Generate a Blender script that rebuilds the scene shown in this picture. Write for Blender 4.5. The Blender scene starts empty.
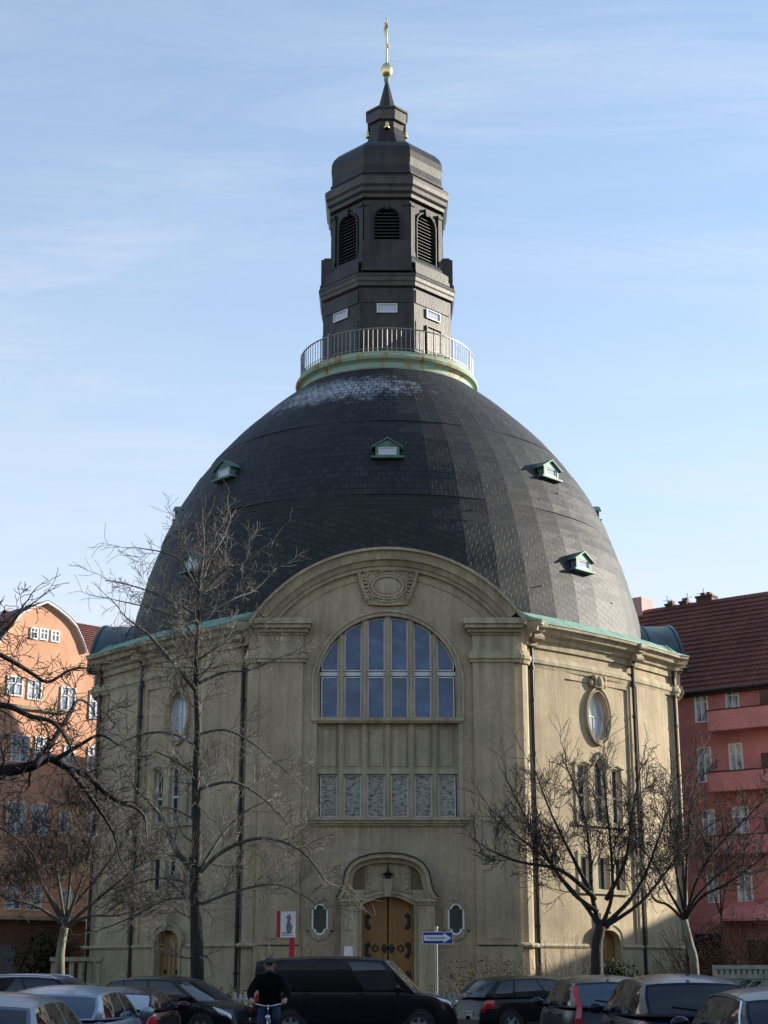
import bpy, math, random
from math import sin, cos, pi, radians as R, sqrt, atan2
from mathutils import Vector, Matrix
from mathutils.geometry import tessellate_polygon
import bmesh
random.seed(7)
scene = bpy.context.scene
col = scene.collection
F = 1560.0; TH = math.atan(458 / F); HC = 1.65

# ---------------------------------------------------------------- helpers
def zat(py, Y): return HC + Y * math.tan(TH + math.atan((512 - py) / F))
def xat(px, Y, Z): return (px - 384) / F * (Y * cos(TH) + (Z - HC) * sin(TH))
def at(px, py, Y):
    Z = zat(py, Y); return Vector((xat(px, Y, Z), Y, Z))
def atz(px, Y, Z=0.0): return Vector((xat(px, Y, Z), Y, Z))
def on_plane(px, py, A, t):
    """ray through a pixel against a vertical plane through A (x,y) along t -> (u, z)"""
    dx = (px - 384) / F; dz = (512 - py) / F
    d = Vector((dx, cos(TH) - dz * sin(TH), sin(TH) + dz * cos(TH)))
    n = (-t[1], t[0])
    k = (A[0] * n[0] + A[1] * n[1]) / (d.x * n[0] + d.y * n[1])
    X, Y, Z = d.x * k, d.y * k, HC + d.z * k
    return ((X - A[0]) * t[0] + (Y - A[1]) * t[1], Z)

def tag(o, label=None, cat=None, group=None, kind=None):
    if label: o['label'] = label
    if cat: o['category'] = cat
    if group: o['group'] = group
    if kind: o['kind'] = kind
    return o
def empty(name, loc=(0, 0, 0), rz=0.0):
    o = bpy.data.objects.new(name, None); col.objects.link(o)
    o.location = loc; o.rotation_euler = (0, 0, rz); o.empty_display_size = .3
    return o
def copy_tree(o, parent=None):
    c = o.copy(); col.objects.link(c)
    if parent: c.parent = parent
    for ch in list(o.children): copy_tree(ch, c)
    return c

class MB:
    def __init__(s, f=None): s.v = []; s.f = []; s.m = []; s.fn = f; s.uv = None; s.mi = 0
    def pt(s, p): return s.fn(p[0], p[1], p[2]) if s.fn else Vector(p)
    def add(s, vs, fs):
        b = len(s.v); s.v += [s.pt(p) for p in vs]
        for f in fs: s.f.append([b + i for i in f]); s.m.append(s.mi)
        return s
    def box(s, x0, x1, y0, y1, z0, z1):
        return s.add([(x0, y0, z0), (x1, y0, z0), (x1, y1, z0), (x0, y1, z0), (x0, y0, z1), (x1, y0, z1), (x1, y1, z1), (x0, y1, z1)],
                     [(0, 3, 2, 1), (4, 5, 6, 7), (0, 1, 5, 4), (1, 2, 6, 5), (2, 3, 7, 6), (3, 0, 4, 7)])
    def prism(s, poly, y0, y1, holes=()):
        """polygon(s) in the x-z plane extruded from y0 to y1"""
        loops = [list(poly)] + [list(h) for h in holes]
        flat = [p for l in loops for p in l]
        tris = tessellate_polygon([[Vector((p[0], p[1], 0)) for p in l] for l in loops])
        n = len(flat)
        fs = [tuple(t) for t in tris] + [tuple(n + i for i in reversed(t)) for t in tris]
        k = 0
        for l in loops:
            m = len(l)
            for i in range(m): fs.append((k + i, k + (i + 1) % m, n + k + (i + 1) % m, n + k + i))
            k += m
        return s.add([(p[0], y0, p[1]) for p in flat] + [(p[0], y1, p[1]) for p in flat], fs)
    def tube(s, pts, rad, n=8, caps=True, sq=1.0):
        pts = [Vector(p) for p in pts]
        if not hasattr(rad, '__len__'): rad = [rad] * len(pts)
        vs = []; up = Vector((.13, .21, .97)).normalized(); prev = None
        for i, p in enumerate(pts):
            t = (pts[min(i + 1, len(pts) - 1)] - pts[max(i - 1, 0)])
            t = t.normalized() if t.length > 1e-9 else Vector((0, 0, 1))
            a = prev if prev is not None else (up if abs(t.dot(up)) < .9 else Vector((1, 0, 0)))
            a = (a - t * a.dot(t))
            a = a.normalized() if a.length > 1e-6 else t.orthogonal().normalized()
            b = t.cross(a); prev = a
            for k in range(n):
                an = 2 * pi * k / n
                vs.append(p + (a * cos(an) + b * sin(an) * sq) * rad[i])
        fs = []
        for i in range(len(pts) - 1):
            for k in range(n):
                k2 = (k + 1) % n
                fs.append((i * n + k, i * n + k2, (i + 1) * n + k2, (i + 1) * n + k))
        if caps:
            fs.append(tuple(range(n))[::-1]); fs.append(tuple((len(pts) - 1) * n + k for k in range(n)))
        return s.add(vs, fs)
    def lathe(s, prof, n=32, c=(0, 0, 0), ph=0.0, a0=0, a1=2 * pi, sx=1, sy=1):
        """prof: list of (r, z)"""
        full = abs(a1 - a0 - 2 * pi) < 1e-6
        m = n if full else n + 1
        vs = []
        for r, z in prof:
            for k in range(m):
                a = a0 + (a1 - a0) * k / n + ph
                vs.append((c[0] + r * sx * sin(a), c[1] - r * sy * cos(a), c[2] + z))
        fs = []
        for i in range(len(prof) - 1):
            for k in range(n):
                k2 = (k + 1) % m
                fs.append((i * m + k, i * m + k2, (i + 1) * m + k2, (i + 1) * m + k))
        return s.add(vs, fs)
    def sweep(s, prof, path, closed=True):
        """prof [(w,z)], path [(x,y,nx,ny)]"""
        m = len(prof); vs = []
        for (x, y, nx, ny) in path:
            for (w, z) in prof: vs.append((x + nx * w, y + ny * w, z))
        fs = []
        for i in range(len(path) - 1):
            for k in range(m if closed else m - 1):
                k2 = (k + 1) % m
                fs.append((i * m + k, i * m + k2, (i + 1) * m + k2, (i + 1) * m + k))
        if closed:
            fs.append(tuple(range(m))); fs.append(tuple((len(path) - 1) * m + k for k in range(m))[::-1])
        return s.add(vs, fs)
    def ball(s, c, rx, ry=None, rz=None, n=16, k=10):
        ry = rx if ry is None else ry; rz = rx if rz is None else rz
        vs = []; fs = []
        for i in range(k + 1):
            t = pi * i / k
            for j in range(n):
                a = 2 * pi * j / n
                vs.append((c[0] + rx * sin(t) * cos(a), c[1] + ry * sin(t) * sin(a), c[2] + rz * cos(t)))
        for i in range(k):
            for j in range(n):
                j2 = (j + 1) % n
                fs.append((i * n + j, (i + 1) * n + j, (i + 1) * n + j2, i * n + j2))
        return s.add(vs, fs)
    def slit(s, s0, s1, zb, zt, holes, depth, wf=0.0, maxstep=1.0):
        """wall sheet over u in [s0,s1]; holes: (u0,u1,lo,hi,n). y = outward offset (w)."""
        cuts = {s0, s1}
        n = max(1, int((s1 - s0) / maxstep))
        for i in range(n + 1): cuts.add(s0 + (s1 - s0) * i / n)
        for (a, b, lo, hi, k) in holes:
            for i in range(k + 1): cuts.add(a + (b - a) * i / k)
        cs = sorted(cuts); c2 = [cs[0]]
        for c in cs[1:]:
            if c - c2[-1] > 1e-4: c2.append(c)
        Z = (lambda u: zt(u)) if callable(zt) else (lambda u: zt)
        for a, b in zip(c2, c2[1:]):
            m = (a + b) / 2
            hs = sorted([h for h in holes if h[0] < m < h[1]], key=lambda h: h[2](m))
            la, lb = zb, zb
            for h in hs:
                s.add([(a, wf, la), (b, wf, lb), (b, wf, h[2](b)), (a, wf, h[2](a))], [(0, 1, 2, 3)])
                for g in (h[2], h[3]):
                    s.add([(a, wf, g(a)), (b, wf, g(b)), (b, wf - depth, g(b)), (a, wf - depth, g(a))], [(0, 1, 2, 3)])
                la, lb = h[3](a), h[3](b)
            s.add([(a, wf, la), (b, wf, lb), (b, wf, Z(b)), (a, wf, Z(a))], [(0, 1, 2, 3)])
        for (a, b, lo, hi, k) in holes:
            for u in (a, b):
                if hi(u) - lo(u) > .01:
                    s.add([(u, wf, lo(u)), (u, wf - depth, lo(u)), (u, wf - depth, hi(u)), (u, wf, hi(u))], [(0, 1, 2, 3)])
        return s
    def build(s, name, mat, parent=None, smooth=False, angle=None, merge=True, loc=None):
        me = bpy.data.meshes.new(name)
        me.from_pydata([tuple(p) for p in s.v], [], s.f)
        mats = mat if isinstance(mat, (list, tuple)) else [mat]
        for m in mats: me.materials.append(m)
        if any(s.m): me.polygons.foreach_set('material_index', s.m)
        if s.uv is not None:
            ul = me.uv_layers.new(name='UVMap')
            for li, l in enumerate(me.loops): ul.data[li].uv = s.uv[l.vertex_index]
        elif merge:
            bm = bmesh.new(); bm.from_mesh(me)
            bmesh.ops.remove_doubles(bm, verts=bm.verts, dist=1e-5)
            bmesh.ops.recalc_face_normals(bm, faces=bm.faces)
            bm.to_mesh(me); bm.free()
        if smooth: me.polygons.foreach_set('use_smooth', [True] * len(me.polygons))
        if smooth and angle:
            try: me.set_sharp_from_angle(angle=R(angle))
            except Exception: pass
        me.update()
        o = bpy.data.objects.new(name, me); col.objects.link(o)
        if parent: o.parent = parent
        if loc is not None: o.location = loc
        return o

def lerp_(a, b, t): return a + (b - a) * t
# ---------------------------------------------------------------- materials
M = {}
def node_mat(name):
    m = bpy.data.materials.new(name); m.use_nodes = True
    nt = m.node_tree; b = nt.nodes['Principled BSDF']
    M[name] = m
    return m, nt, b
def N(nt, typ, **kw):
    n = nt.nodes.new(typ)
    for k, v in kw.items():
        if k.startswith('i_'):
            key = k[2:].replace('_', ' ')
            n.inputs[key].default_value = v
        else: setattr(n, k, v)
    return n
def ramp(nt, src, stops):
    r = nt.nodes.new('ShaderNodeValToRGB'); e = r.color_ramp.elements
    e[0].position = stops[0][0]; e[0].color = (*stops[0][1], 1)
    e[1].position = stops[-1][0]; e[1].color = (*stops[-1][1], 1)
    for p, c in stops[1:-1]:
        k = e.new(p); k.color = (*c, 1)
    nt.links.new(src, r.inputs[0]); return r
def plain(name, c, rough=.6, metal=0.0, var=.12, scale=3.0, bump=.0, bscale=40, coat=0, spec=.5, stretch=(1, 1, 1), coord='Object', emit=None):
    """a base colour broken up by two scales of noise, with optional fine bump"""
    m, nt, b = node_mat(name)
    tc = N(nt, 'ShaderNodeTexCoord'); mp = N(nt, 'ShaderNodeMapping'); mp.inputs['Scale'].default_value = stretch
    nt.links.new(tc.outputs[coord], mp.inputs[0])
    n1 = N(nt, 'ShaderNodeTexNoise', i_Scale=scale, i_Detail=6.0, i_Roughness=.65)
    nt.links.new(mp.outputs[0], n1.inputs['Vector'])
    lo = tuple(x * (1 - var * 1.6) for x in c); hi = tuple(min(1, x * (1 + var * 1.4)) for x in c)
    r = ramp(nt, n1.outputs[0], [(.28, lo), (.5, c), (.74, hi)])
    nt.links.new(r.outputs[0], b.inputs['Base Color'])
    b.inputs['Roughness'].default_value = rough; b.inputs['Metallic'].default_value = metal
    b.inputs['Specular IOR Level'].default_value = spec
    if coat: b.inputs['Coat Weight'].default_value = coat; b.inputs['Coat Roughness'].default_value = .04
    if bump:
        n2 = N(nt, 'ShaderNodeTexNoise', i_Scale=bscale, i_Detail=4.0)
        nt.links.new(mp.outputs[0], n2.inputs['Vector'])
        bp = N(nt, 'ShaderNodeBump', i_Strength=bump, i_Distance=.03)
        nt.links.new(n2.outputs[0], bp.inputs['Height']); nt.links.new(bp.outputs[0], b.inputs['Normal'])
    return m

def stucco(name, c, streak=.35, dirt=(.16, .14, .09), stain=False):
    m, nt, b = node_mat(name)
    tc = N(nt, 'ShaderNodeTexCoord')
    L = nt.links.new
    mp = N(nt, 'ShaderNodeMapping'); mp.inputs['Scale'].default_value = (1.6, 1.6, .09); L(tc.outputs['Object'], mp.inputs[0])
    n1 = N(nt, 'ShaderNodeTexNoise', i_Scale=1.6, i_Detail=8.0, i_Roughness=.7); L(mp.outputs[0], n1.inputs['Vector'])
    n2 = N(nt, 'ShaderNodeTexNoise', i_Scale=.45, i_Detail=7.0, i_Roughness=.62); L(tc.outputs['Object'], n2.inputs['Vector'])
    mp3 = N(nt, 'ShaderNodeMapping'); mp3.inputs['Scale'].default_value = (8, 8, 4); L(tc.outputs['Object'], mp3.inputs[0])
    n3 = N(nt, 'ShaderNodeTexNoise', i_Scale=2.2, i_Detail=5.0, i_Roughness=.7); L(mp3.outputs[0], n3.inputs['Vector'])
    r1 = ramp(nt, n1.outputs[0], [(.42, (0, 0, 0)), (.68, (1, 1, 1))])
    r2 = ramp(nt, n2.outputs[0], [(.3, tuple(x * .74 for x in c)), (.52, c), (.75, tuple(min(1, x * 1.2) for x in c))])
    mx = N(nt, 'ShaderNodeMix', data_type='RGBA'); mu = N(nt, 'ShaderNodeMath', operation='MULTIPLY'); mu.inputs[1].default_value = streak
    L(r1.outputs[0], mu.inputs[0]); L(mu.outputs[0], mx.inputs['Factor']); L(r2.outputs[0], mx.inputs['A'])
    mx.inputs['B'].default_value = (*dirt, 1)
    r3 = ramp(nt, n3.outputs[0], [(.3, (.76, .76, .76)), (.7, (1.16, 1.16, 1.16))])
    mm = N(nt, 'ShaderNodeMix', data_type='RGBA', blend_type='MULTIPLY'); mm.inputs['Factor'].default_value = 1
    L(mx.outputs['Result'], mm.inputs['A']); L(r3.outputs[0], mm.inputs['B'])
    res = mm.outputs['Result']
    if stain:
        # run-off streaks hanging under the sill, the string course and the cornice, and a blotchy damp foot
        sz = N(nt, 'ShaderNodeSeparateXYZ'); L(tc.outputs['Object'], sz.inputs[0])
        rs = ramp(nt, sz.outputs['Z'], [(0, (0, 0, 0)), (1, (0, 0, 0))]); md = N(nt, 'ShaderNodeMath', operation='DIVIDE'); md.inputs[1].default_value = 18.0
        L(sz.outputs['Z'], md.inputs[0]); L(md.outputs[0], rs.inputs[0]); e = rs.color_ramp.elements
        for p_, v_ in ((.02, .9), (.055, .25), (.14, 0), (.145, .5), (.151, 0), (.37, .0), (.432, .8), (.4335, 0), (.77, .0), (.835, .6), (.836, 0), (.85, .1), (.9, .7)):
            k = e.new(p_); k.color = (v_, v_, v_, 1)
        mps = N(nt, 'ShaderNodeMapping'); mps.inputs['Scale'].default_value = (2.6, 2.6, .22); L(tc.outputs['Object'], mps.inputs[0])
        ns = N(nt, 'ShaderNodeTexNoise', i_Scale=1.5, i_Detail=6.0, i_Roughness=.7); L(mps.outputs[0], ns.inputs['Vector'])
        rn_ = ramp(nt, ns.outputs[0], [(.42, (0, 0, 0)), (.62, (1, 1, 1))])
        ms = N(nt, 'ShaderNodeMath', operation='MULTIPLY'); L(rs.outputs[0], ms.inputs[0]); L(rn_.outputs[0], ms.inputs[1])
        m2 = N(nt, 'ShaderNodeMath', operation='MULTIPLY'); L(ms.outputs[0], m2.inputs[0]); m2.inputs[1].default_value = .6
        sm_ = N(nt, 'ShaderNodeMix', data_type='RGBA'); L(m2.outputs[0], sm_.inputs['Factor']); L(res, sm_.inputs['A']); sm_.inputs['B'].default_value = (.13, .115, .065, 1)
        res = sm_.outputs['Result']
    L(res, b.inputs['Base Color'])
    b.inputs['Roughness'].default_value = .9; b.inputs['Specular IOR Level'].default_value = .2
    n4 = N(nt, 'ShaderNodeTexNoise', i_Scale=26.0, i_Detail=4.0); L(tc.outputs['Object'], n4.inputs['Vector'])
    bp = N(nt, 'ShaderNodeBump', i_Strength=.55, i_Distance=.035); L(n4.outputs[0], bp.inputs['Height']); L(bp.outputs[0], b.inputs['Normal'])
    return m

def brick_mat(name, c1, c2, mortar, w, h, msize, rough, uv=True, bump=.5, spec=.4, shift=.5, rot=0, pale_patch=False, noise=1.0, dist=.02):
    m, nt, b = node_mat(name); L = nt.links.new
    tc = N(nt, 'ShaderNodeTexCoord'); mp = N(nt, 'ShaderNodeMapping')
    mp.inputs['Rotation'].default_value = (0, 0, rot)
    L(tc.outputs['UV' if uv else 'Object'], mp.inputs[0])
    nz = N(nt, 'ShaderNodeTexNoise', i_Scale=3.0, i_Detail=3.0); L(mp.outputs[0], nz.inputs['Vector'])
    vm = N(nt, 'ShaderNodeMix', data_type='VECTOR'); vm.inputs['Factor'].default_value = .03
    L(mp.outputs[0], vm.inputs['A']); L(nz.outputs['Color'], vm.inputs['B'])
    br = N(nt, 'ShaderNodeTexBrick', offset=shift); br.inputs['Scale'].default_value = 1.0
    br.inputs['Brick Width'].default_value = w; br.inputs['Row Height'].default_value = h
    br.inputs['Mortar Size'].default_value = msize; br.inputs['Mortar Smooth'].default_value = .3
    br.inputs['Color1'].default_value = (*c1, 1); br.inputs['Color2'].default_value = (*c2, 1); br.inputs['Mortar'].default_value = (*mortar, 1)
    L(vm.outputs['Result'], br.inputs['Vector'])
    n2 = N(nt, 'ShaderNodeTexNoise', i_Scale=.35, i_Detail=8.0, i_Roughness=.7); L(tc.outputs['Object'], n2.inputs['Vector'])
    r2 = ramp(nt, n2.outputs[0], [(.3, (.72,) * 3), (.7, (1.3,) * 3)])
    mm = N(nt, 'ShaderNodeMix', data_type='RGBA', blend_type='MULTIPLY'); mm.inputs['Factor'].default_value = noise
    L(br.outputs['Color'], mm.inputs['A']); L(r2.outputs[0], mm.inputs['B'])
    out = mm.outputs['Result']
    b.inputs['Roughness'].default_value = rough; b.inputs['Specular IOR Level'].default_value = spec
    if pale_patch:
        # patchy pale tone on the upper shoulder, fading outward, left off the joints
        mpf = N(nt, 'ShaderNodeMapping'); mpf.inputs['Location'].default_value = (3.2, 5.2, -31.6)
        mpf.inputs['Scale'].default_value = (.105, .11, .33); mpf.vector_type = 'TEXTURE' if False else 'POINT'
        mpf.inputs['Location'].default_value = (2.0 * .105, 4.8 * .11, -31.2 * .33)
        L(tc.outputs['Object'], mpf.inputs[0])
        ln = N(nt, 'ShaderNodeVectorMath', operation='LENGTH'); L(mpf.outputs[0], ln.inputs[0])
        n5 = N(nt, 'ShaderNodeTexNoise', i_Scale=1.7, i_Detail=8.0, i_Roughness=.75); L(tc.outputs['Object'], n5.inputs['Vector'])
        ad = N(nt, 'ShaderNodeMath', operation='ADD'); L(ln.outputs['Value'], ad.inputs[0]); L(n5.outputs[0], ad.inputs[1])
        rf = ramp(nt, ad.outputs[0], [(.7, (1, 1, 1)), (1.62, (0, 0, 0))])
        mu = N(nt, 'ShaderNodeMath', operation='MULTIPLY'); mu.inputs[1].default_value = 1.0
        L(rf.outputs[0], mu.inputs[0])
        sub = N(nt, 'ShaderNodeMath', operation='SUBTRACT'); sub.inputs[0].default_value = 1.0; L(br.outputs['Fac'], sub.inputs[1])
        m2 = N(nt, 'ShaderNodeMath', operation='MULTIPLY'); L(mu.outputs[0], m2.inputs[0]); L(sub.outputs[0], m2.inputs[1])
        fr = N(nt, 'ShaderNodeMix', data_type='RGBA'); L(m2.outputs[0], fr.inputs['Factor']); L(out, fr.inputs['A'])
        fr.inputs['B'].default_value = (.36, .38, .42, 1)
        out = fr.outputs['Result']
    L(out, b.inputs['Base Color'])
    inv = N(nt, 'ShaderNodeMath', operation='SUBTRACT'); inv.inputs[0].default_value = 1; L(br.outputs['Fac'], inv.inputs[1])
    n3 = N(nt, 'ShaderNodeTexNoise', i_Scale=6.0, i_Detail=3.0); L(mp.outputs[0], n3.inputs['Vector'])
    a2 = N(nt, 'ShaderNodeMath', operation='ADD'); L(inv.outputs[0], a2.inputs[0]); L(n3.outputs[0], a2.inputs[1])
    bp = N(nt, 'ShaderNodeBump', i_Strength=bump, i_Distance=dist); L(a2.outputs[0], bp.inputs['Height']); L(bp.outputs[0], b.inputs['Normal'])
    return m

stucco('stucco', (.47, .375, .25), .42, (.22, .175, .115), stain=True)
stucco('trim', (.46, .385, .26), .5, (.12, .1, .07))
stucco('orange_plaster', (.78, .43, .28), .2, (.55, .31, .21))
stucco('red_plaster', (.64, .27, .27), .14, (.46, .2, .2))
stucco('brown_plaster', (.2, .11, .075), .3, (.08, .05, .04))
brick_mat('slate_coarse', (.011, .011, .0125), (.024, .0235, .025), (.003, .003, .003), .42, .36, .03, .62, bump=.42, spec=.35, pale_patch=True)
brick_mat('slate_fine', (.017, .0165, .017), (.026, .025, .025), (.007, .007, .007), .5, .24, .02, .66, bump=.4, spec=.3)
brick_mat('slate_scale', (.0115, .011, .012), (.025, .024, .024), (.003, .003, .003), .38, .32, .028, .62, bump=.42, spec=.35, rot=R(20))
brick_mat('red_tiles', (.15, .048, .036), (.2, .066, .048), (.06, .022, .018), .3, .36, .03, .75, bump=.8)
plain('lantern_metal', (.034, .029, .025), .42, .45, .4, 1.2, .25, 14, stretch=(1, 1, .25))
plain('lantern_trim', (.06, .052, .044), .42, .4, .3, 2.0, .2, 20, stretch=(1, 1, .3))
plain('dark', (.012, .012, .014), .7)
plain('louvre', (.035, .033, .033), .5)
m = plain('patina', (.17, .29, .225), .7, 0, .25, 1.5, .2, 18, stretch=(1, 1, .5))
plain('patina_dark', (.03, .062, .058), .4, .2, .4, .9, .2, 12, stretch=(1, 1, .6))
# rust-streaked patina of the gallery ring
m, nt, b = node_mat('patina_rust')
tc = N(nt, 'ShaderNodeTexCoord'); mp = N(nt, 'ShaderNodeMapping'); mp.inputs['Scale'].default_value = (1.3, 1.3, .45); nt.links.new(tc.outputs['Object'], mp.inputs[0])
n1 = N(nt, 'ShaderNodeTexNoise', i_Scale=1.4, i_Detail=9.0, i_Roughness=.75); nt.links.new(mp.outputs[0], n1.inputs['Vector'])
r = ramp(nt, n1.outputs[0], [(.36, (.2, .36, .28)), (.5, (.27, .37, .26)), (.56, (.32, .28, .16)), (.66, (.14, .06, .03))])
nt.links.new(r.outputs[0], b.inputs['Base Color']); b.inputs['Roughness'].default_value = .7
plain('gold', (.85, .68, .32), .28, 1.0, .05)
plain('window_white', (.62, .63, .62), .5, 0, .1, 4)
plain('frame_white', (.85, .86, .86), .5, 0, .05, 4)
plain('lead_grey', (.3, .31, .32), .5, 0, .15, 4)
plain('railing_metal', (.22, .21, .2), .45, .4, .3, 6)
plain('drain_metal', (.02, .018, .017), .55, .2, .3, 2, .1, 20)
plain('door_wood', (.25, .13, .035), .5, 0, .2, 2.5, .2, 30, stretch=(8, 8, .6))
plain('iron', (.015, .014, .014), .45, .3)
plain('asphalt', (.05, .05, .052), .9, 0, .2, 1.2, .4, 60)
plain('paving', (.19, .18, .165), .9, 0, .15, 1.5, .4, 20)
plain('kerb', (.27, .265, .25), .85, 0, .15, 3, .2, 20)
plain('road_paint', (.75, .75, .73), .7, 0, .08, 5)
plain('lawn', (.05, .06, .025), .95, 0, .35, 1.2, .6, 30)
plain('plaque_white', (.8, .8, .8), .5, 0, .03)
plain('sign_blue', (.02, .05, .25), .35, 0, .05)
plain('sign_black', (.01, .01, .01), .5, 0, .05)
plain('sign_red', (.5, .02, .035), .45, 0, .08)
plain('steel', (.45, .46, .47), .35, .8, .1, 8)
plain('stone_wall', (.3, .3, .27), .9, 0, .3, 1.5, .4, 14)
plain('dim_stone', (.06, .06, .058), .9)  # walls of unseen blocks, kept dark so they reflect little light
plain('awning_brown', (.1, .05, .04), .8)
plain('garage_grey', (.13, .15, .17), .6)

def glass(name, c, rough=.04, ior=1.6, wav=.0, spec=.5):
    m, nt, b = node_mat(name)
    b.inputs['Base Color'].default_value = (*c, 1); b.inputs['Roughness'].default_value = rough
    b.inputs['IOR'].default_value = ior; b.inputs['Specular IOR Level'].default_value = spec
    if wav:
        tc = N(nt, 'ShaderNodeTexCoord'); n = N(nt, 'ShaderNodeTexNoise', i_Scale=1.5, i_Detail=2.0)
        nt.links.new(tc.outputs['Object'], n.inputs['Vector'])
        bp = N(nt, 'ShaderNodeBump', i_Strength=wav, i_Distance=.02); nt.links.new(n.outputs[0], bp.inputs['Height']); nt.links.new(bp.outputs[0], b.inputs['Normal'])
    return m
glass('glass_sky', (.012, .07, .24), .04, 1.5, .1)
nt = M['glass_sky'].node_tree; b = nt.nodes['Principled BSDF']; tc = N(nt, 'ShaderNodeTexCoord'); mp = N(nt, 'ShaderNodeMapping'); mp.inputs['Scale'].default_value = (.9, 1, 1.6); nt.links.new(tc.outputs['Object'], mp.inputs[0])
n1 = N(nt, 'ShaderNodeTexNoise', i_Scale=1.1, i_Detail=6.0, i_Roughness=.6); nt.links.new(mp.outputs[0], n1.inputs['Vector'])
r = ramp(nt, n1.outputs[0], [(.35, (.02, .055, .14)), (.5, (.03, .09, .2)), (.68, (.07, .15, .28))]); nt.links.new(r.outputs[0], b.inputs['Base Color'])  # sky reflections put into the pane colour as lighter blue noise
glass('glass_dark', (.02, .024, .03), .05, 1.55, .3)
glass('glass_pale', (.42, .46, .52), .08, 1.6, .3)
glass('car_glass', (.012, .016, .022), .02, 1.6)
glass('car_glass_blue', (.05, .085, .13), .05, 1.7)
m, nt, b = node_mat('glass_curtain'); tc = N(nt, 'ShaderNodeTexCoord'); mp = N(nt, 'ShaderNodeMapping'); mp.inputs['Scale'].default_value = (2.2, 2.2, .7); nt.links.new(tc.outputs['Object'], mp.inputs[0])
n1 = N(nt, 'ShaderNodeTexNoise', i_Scale=1.3, i_Detail=4.0, i_Roughness=.6); nt.links.new(mp.outputs[0], n1.inputs['Vector'])
r = ramp(nt, n1.outputs[0], [(.38, (.1, .13, .18)), (.5, (.42, .48, .56)), (.66, (.74, .77, .8))]); nt.links.new(r.outputs[0], b.inputs['Base Color']); b.inputs['Roughness'].default_value = .08
glass('glass_smoke', (.075, .078, .07), .12, 1.6, .4)
# lower panes: reflections painted in as pale noise broken by dark streaks
m, nt, b = node_mat('glass_reflect'); L = nt.links.new
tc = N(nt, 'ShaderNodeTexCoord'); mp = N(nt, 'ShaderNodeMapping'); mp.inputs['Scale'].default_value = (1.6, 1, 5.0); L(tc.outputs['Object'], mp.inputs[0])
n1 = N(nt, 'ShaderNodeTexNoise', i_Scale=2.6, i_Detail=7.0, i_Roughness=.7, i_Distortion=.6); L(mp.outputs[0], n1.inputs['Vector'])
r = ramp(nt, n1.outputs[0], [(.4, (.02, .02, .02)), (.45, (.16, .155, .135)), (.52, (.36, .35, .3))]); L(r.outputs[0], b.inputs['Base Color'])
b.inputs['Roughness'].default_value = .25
# bark
def bark(name, a, c, e, sc=3.0):
    m, nt, b = node_mat(name); L = nt.links.new
    tc = N(nt, 'ShaderNodeTexCoord'); mp = N(nt, 'ShaderNodeMapping'); mp.inputs['Scale'].default_value = (1, 1, .3); L(tc.outputs['Object'], mp.inputs[0])
    n1 = N(nt, 'ShaderNodeTexNoise', i_Scale=sc, i_Detail=8.0, i_Roughness=.7); L(mp.outputs[0], n1.inputs['Vector'])
    r = ramp(nt, n1.outputs[0], [(.32, a), (.52, c), (.72, e)]); L(r.outputs[0], b.inputs['Base Color'])
    b.inputs['Roughness'].default_value = .85
    n2 = N(nt, 'ShaderNodeTexNoise', i_Scale=18.0, i_Detail=4.0); L(mp.outputs[0], n2.inputs['Vector'])
    bp = N(nt, 'ShaderNodeBump', i_Strength=.8, i_Distance=.03); L(n2.outputs[0], bp.inputs['Height']); L(bp.outputs[0], b.inputs['Normal'])
bark('bark_dark', (.008, .007, .006), (.02, .018, .015), (.05, .044, .036))
bark('bark_pale', (.06, .055, .04), (.16, .145, .11), (.34, .32, .26))
bark('bark_mid', (.025, .022, .017), (.07, .06, .045), (.16, .145, .11))
bark('twig_dark', (.009, .008, .007), (.02, .016, .014), (.045, .038, .032), 1.5)
bark('twig_pale', (.03, .026, .021), (.09, .08, .066), (.36, .34, .3), 1.5)
bark('twig_mid', (.03, .025, .02), (.075, .062, .048), (.16, .14, .11), 1.5)
plain('leaf_green', (.045, .075, .02), .7, 0, .4, 3, spec=.08)
plain('leaf_dark', (.01, .022, .008), .7, 0, .4, 3, spec=.08)
plain('leaf_olive', (.028, .034, .01), .75, 0, .4, 3, spec=.08)
plain('leaf_brown', (.1, .06, .03), .85, 0, .4, 3, spec=.08)

def paint(name, c, metal=.3): return plain(name, c, .3, metal, .02, 1, coat=.25, spec=.2)
paint('paint_black', (.006, .006, .008), .0); paint('paint_navy', (.012, .018, .045)); paint('paint_silverblue', (.3, .36, .45), .55)
paint('paint_maroon', (.035, .01, .018)); paint('paint_greyblue', (.13, .16, .22), .5); paint('paint_white', (.62, .63, .64), 0)
paint('paint_darkgrey', (.03, .032, .038)); paint('paint_midnight', (.008, .012, .03))
plain('rubber', (.015, .015, .015), .8); plain('alloy', (.5, .51, .53), .3, .9, .05); plain('trim_black', (.01, .01, .01), .5)
plain('chrome', (.7, .7, .72), .12, 1, .02); plain('lamp_clear', (.6, .65, .72), .08, .5, .05, coat=1); plain('lamp_red', (.5, .01, .015), .15, 0, .05, coat=1)
plain('plate_white', (.65, .65, .62), .5)

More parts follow.
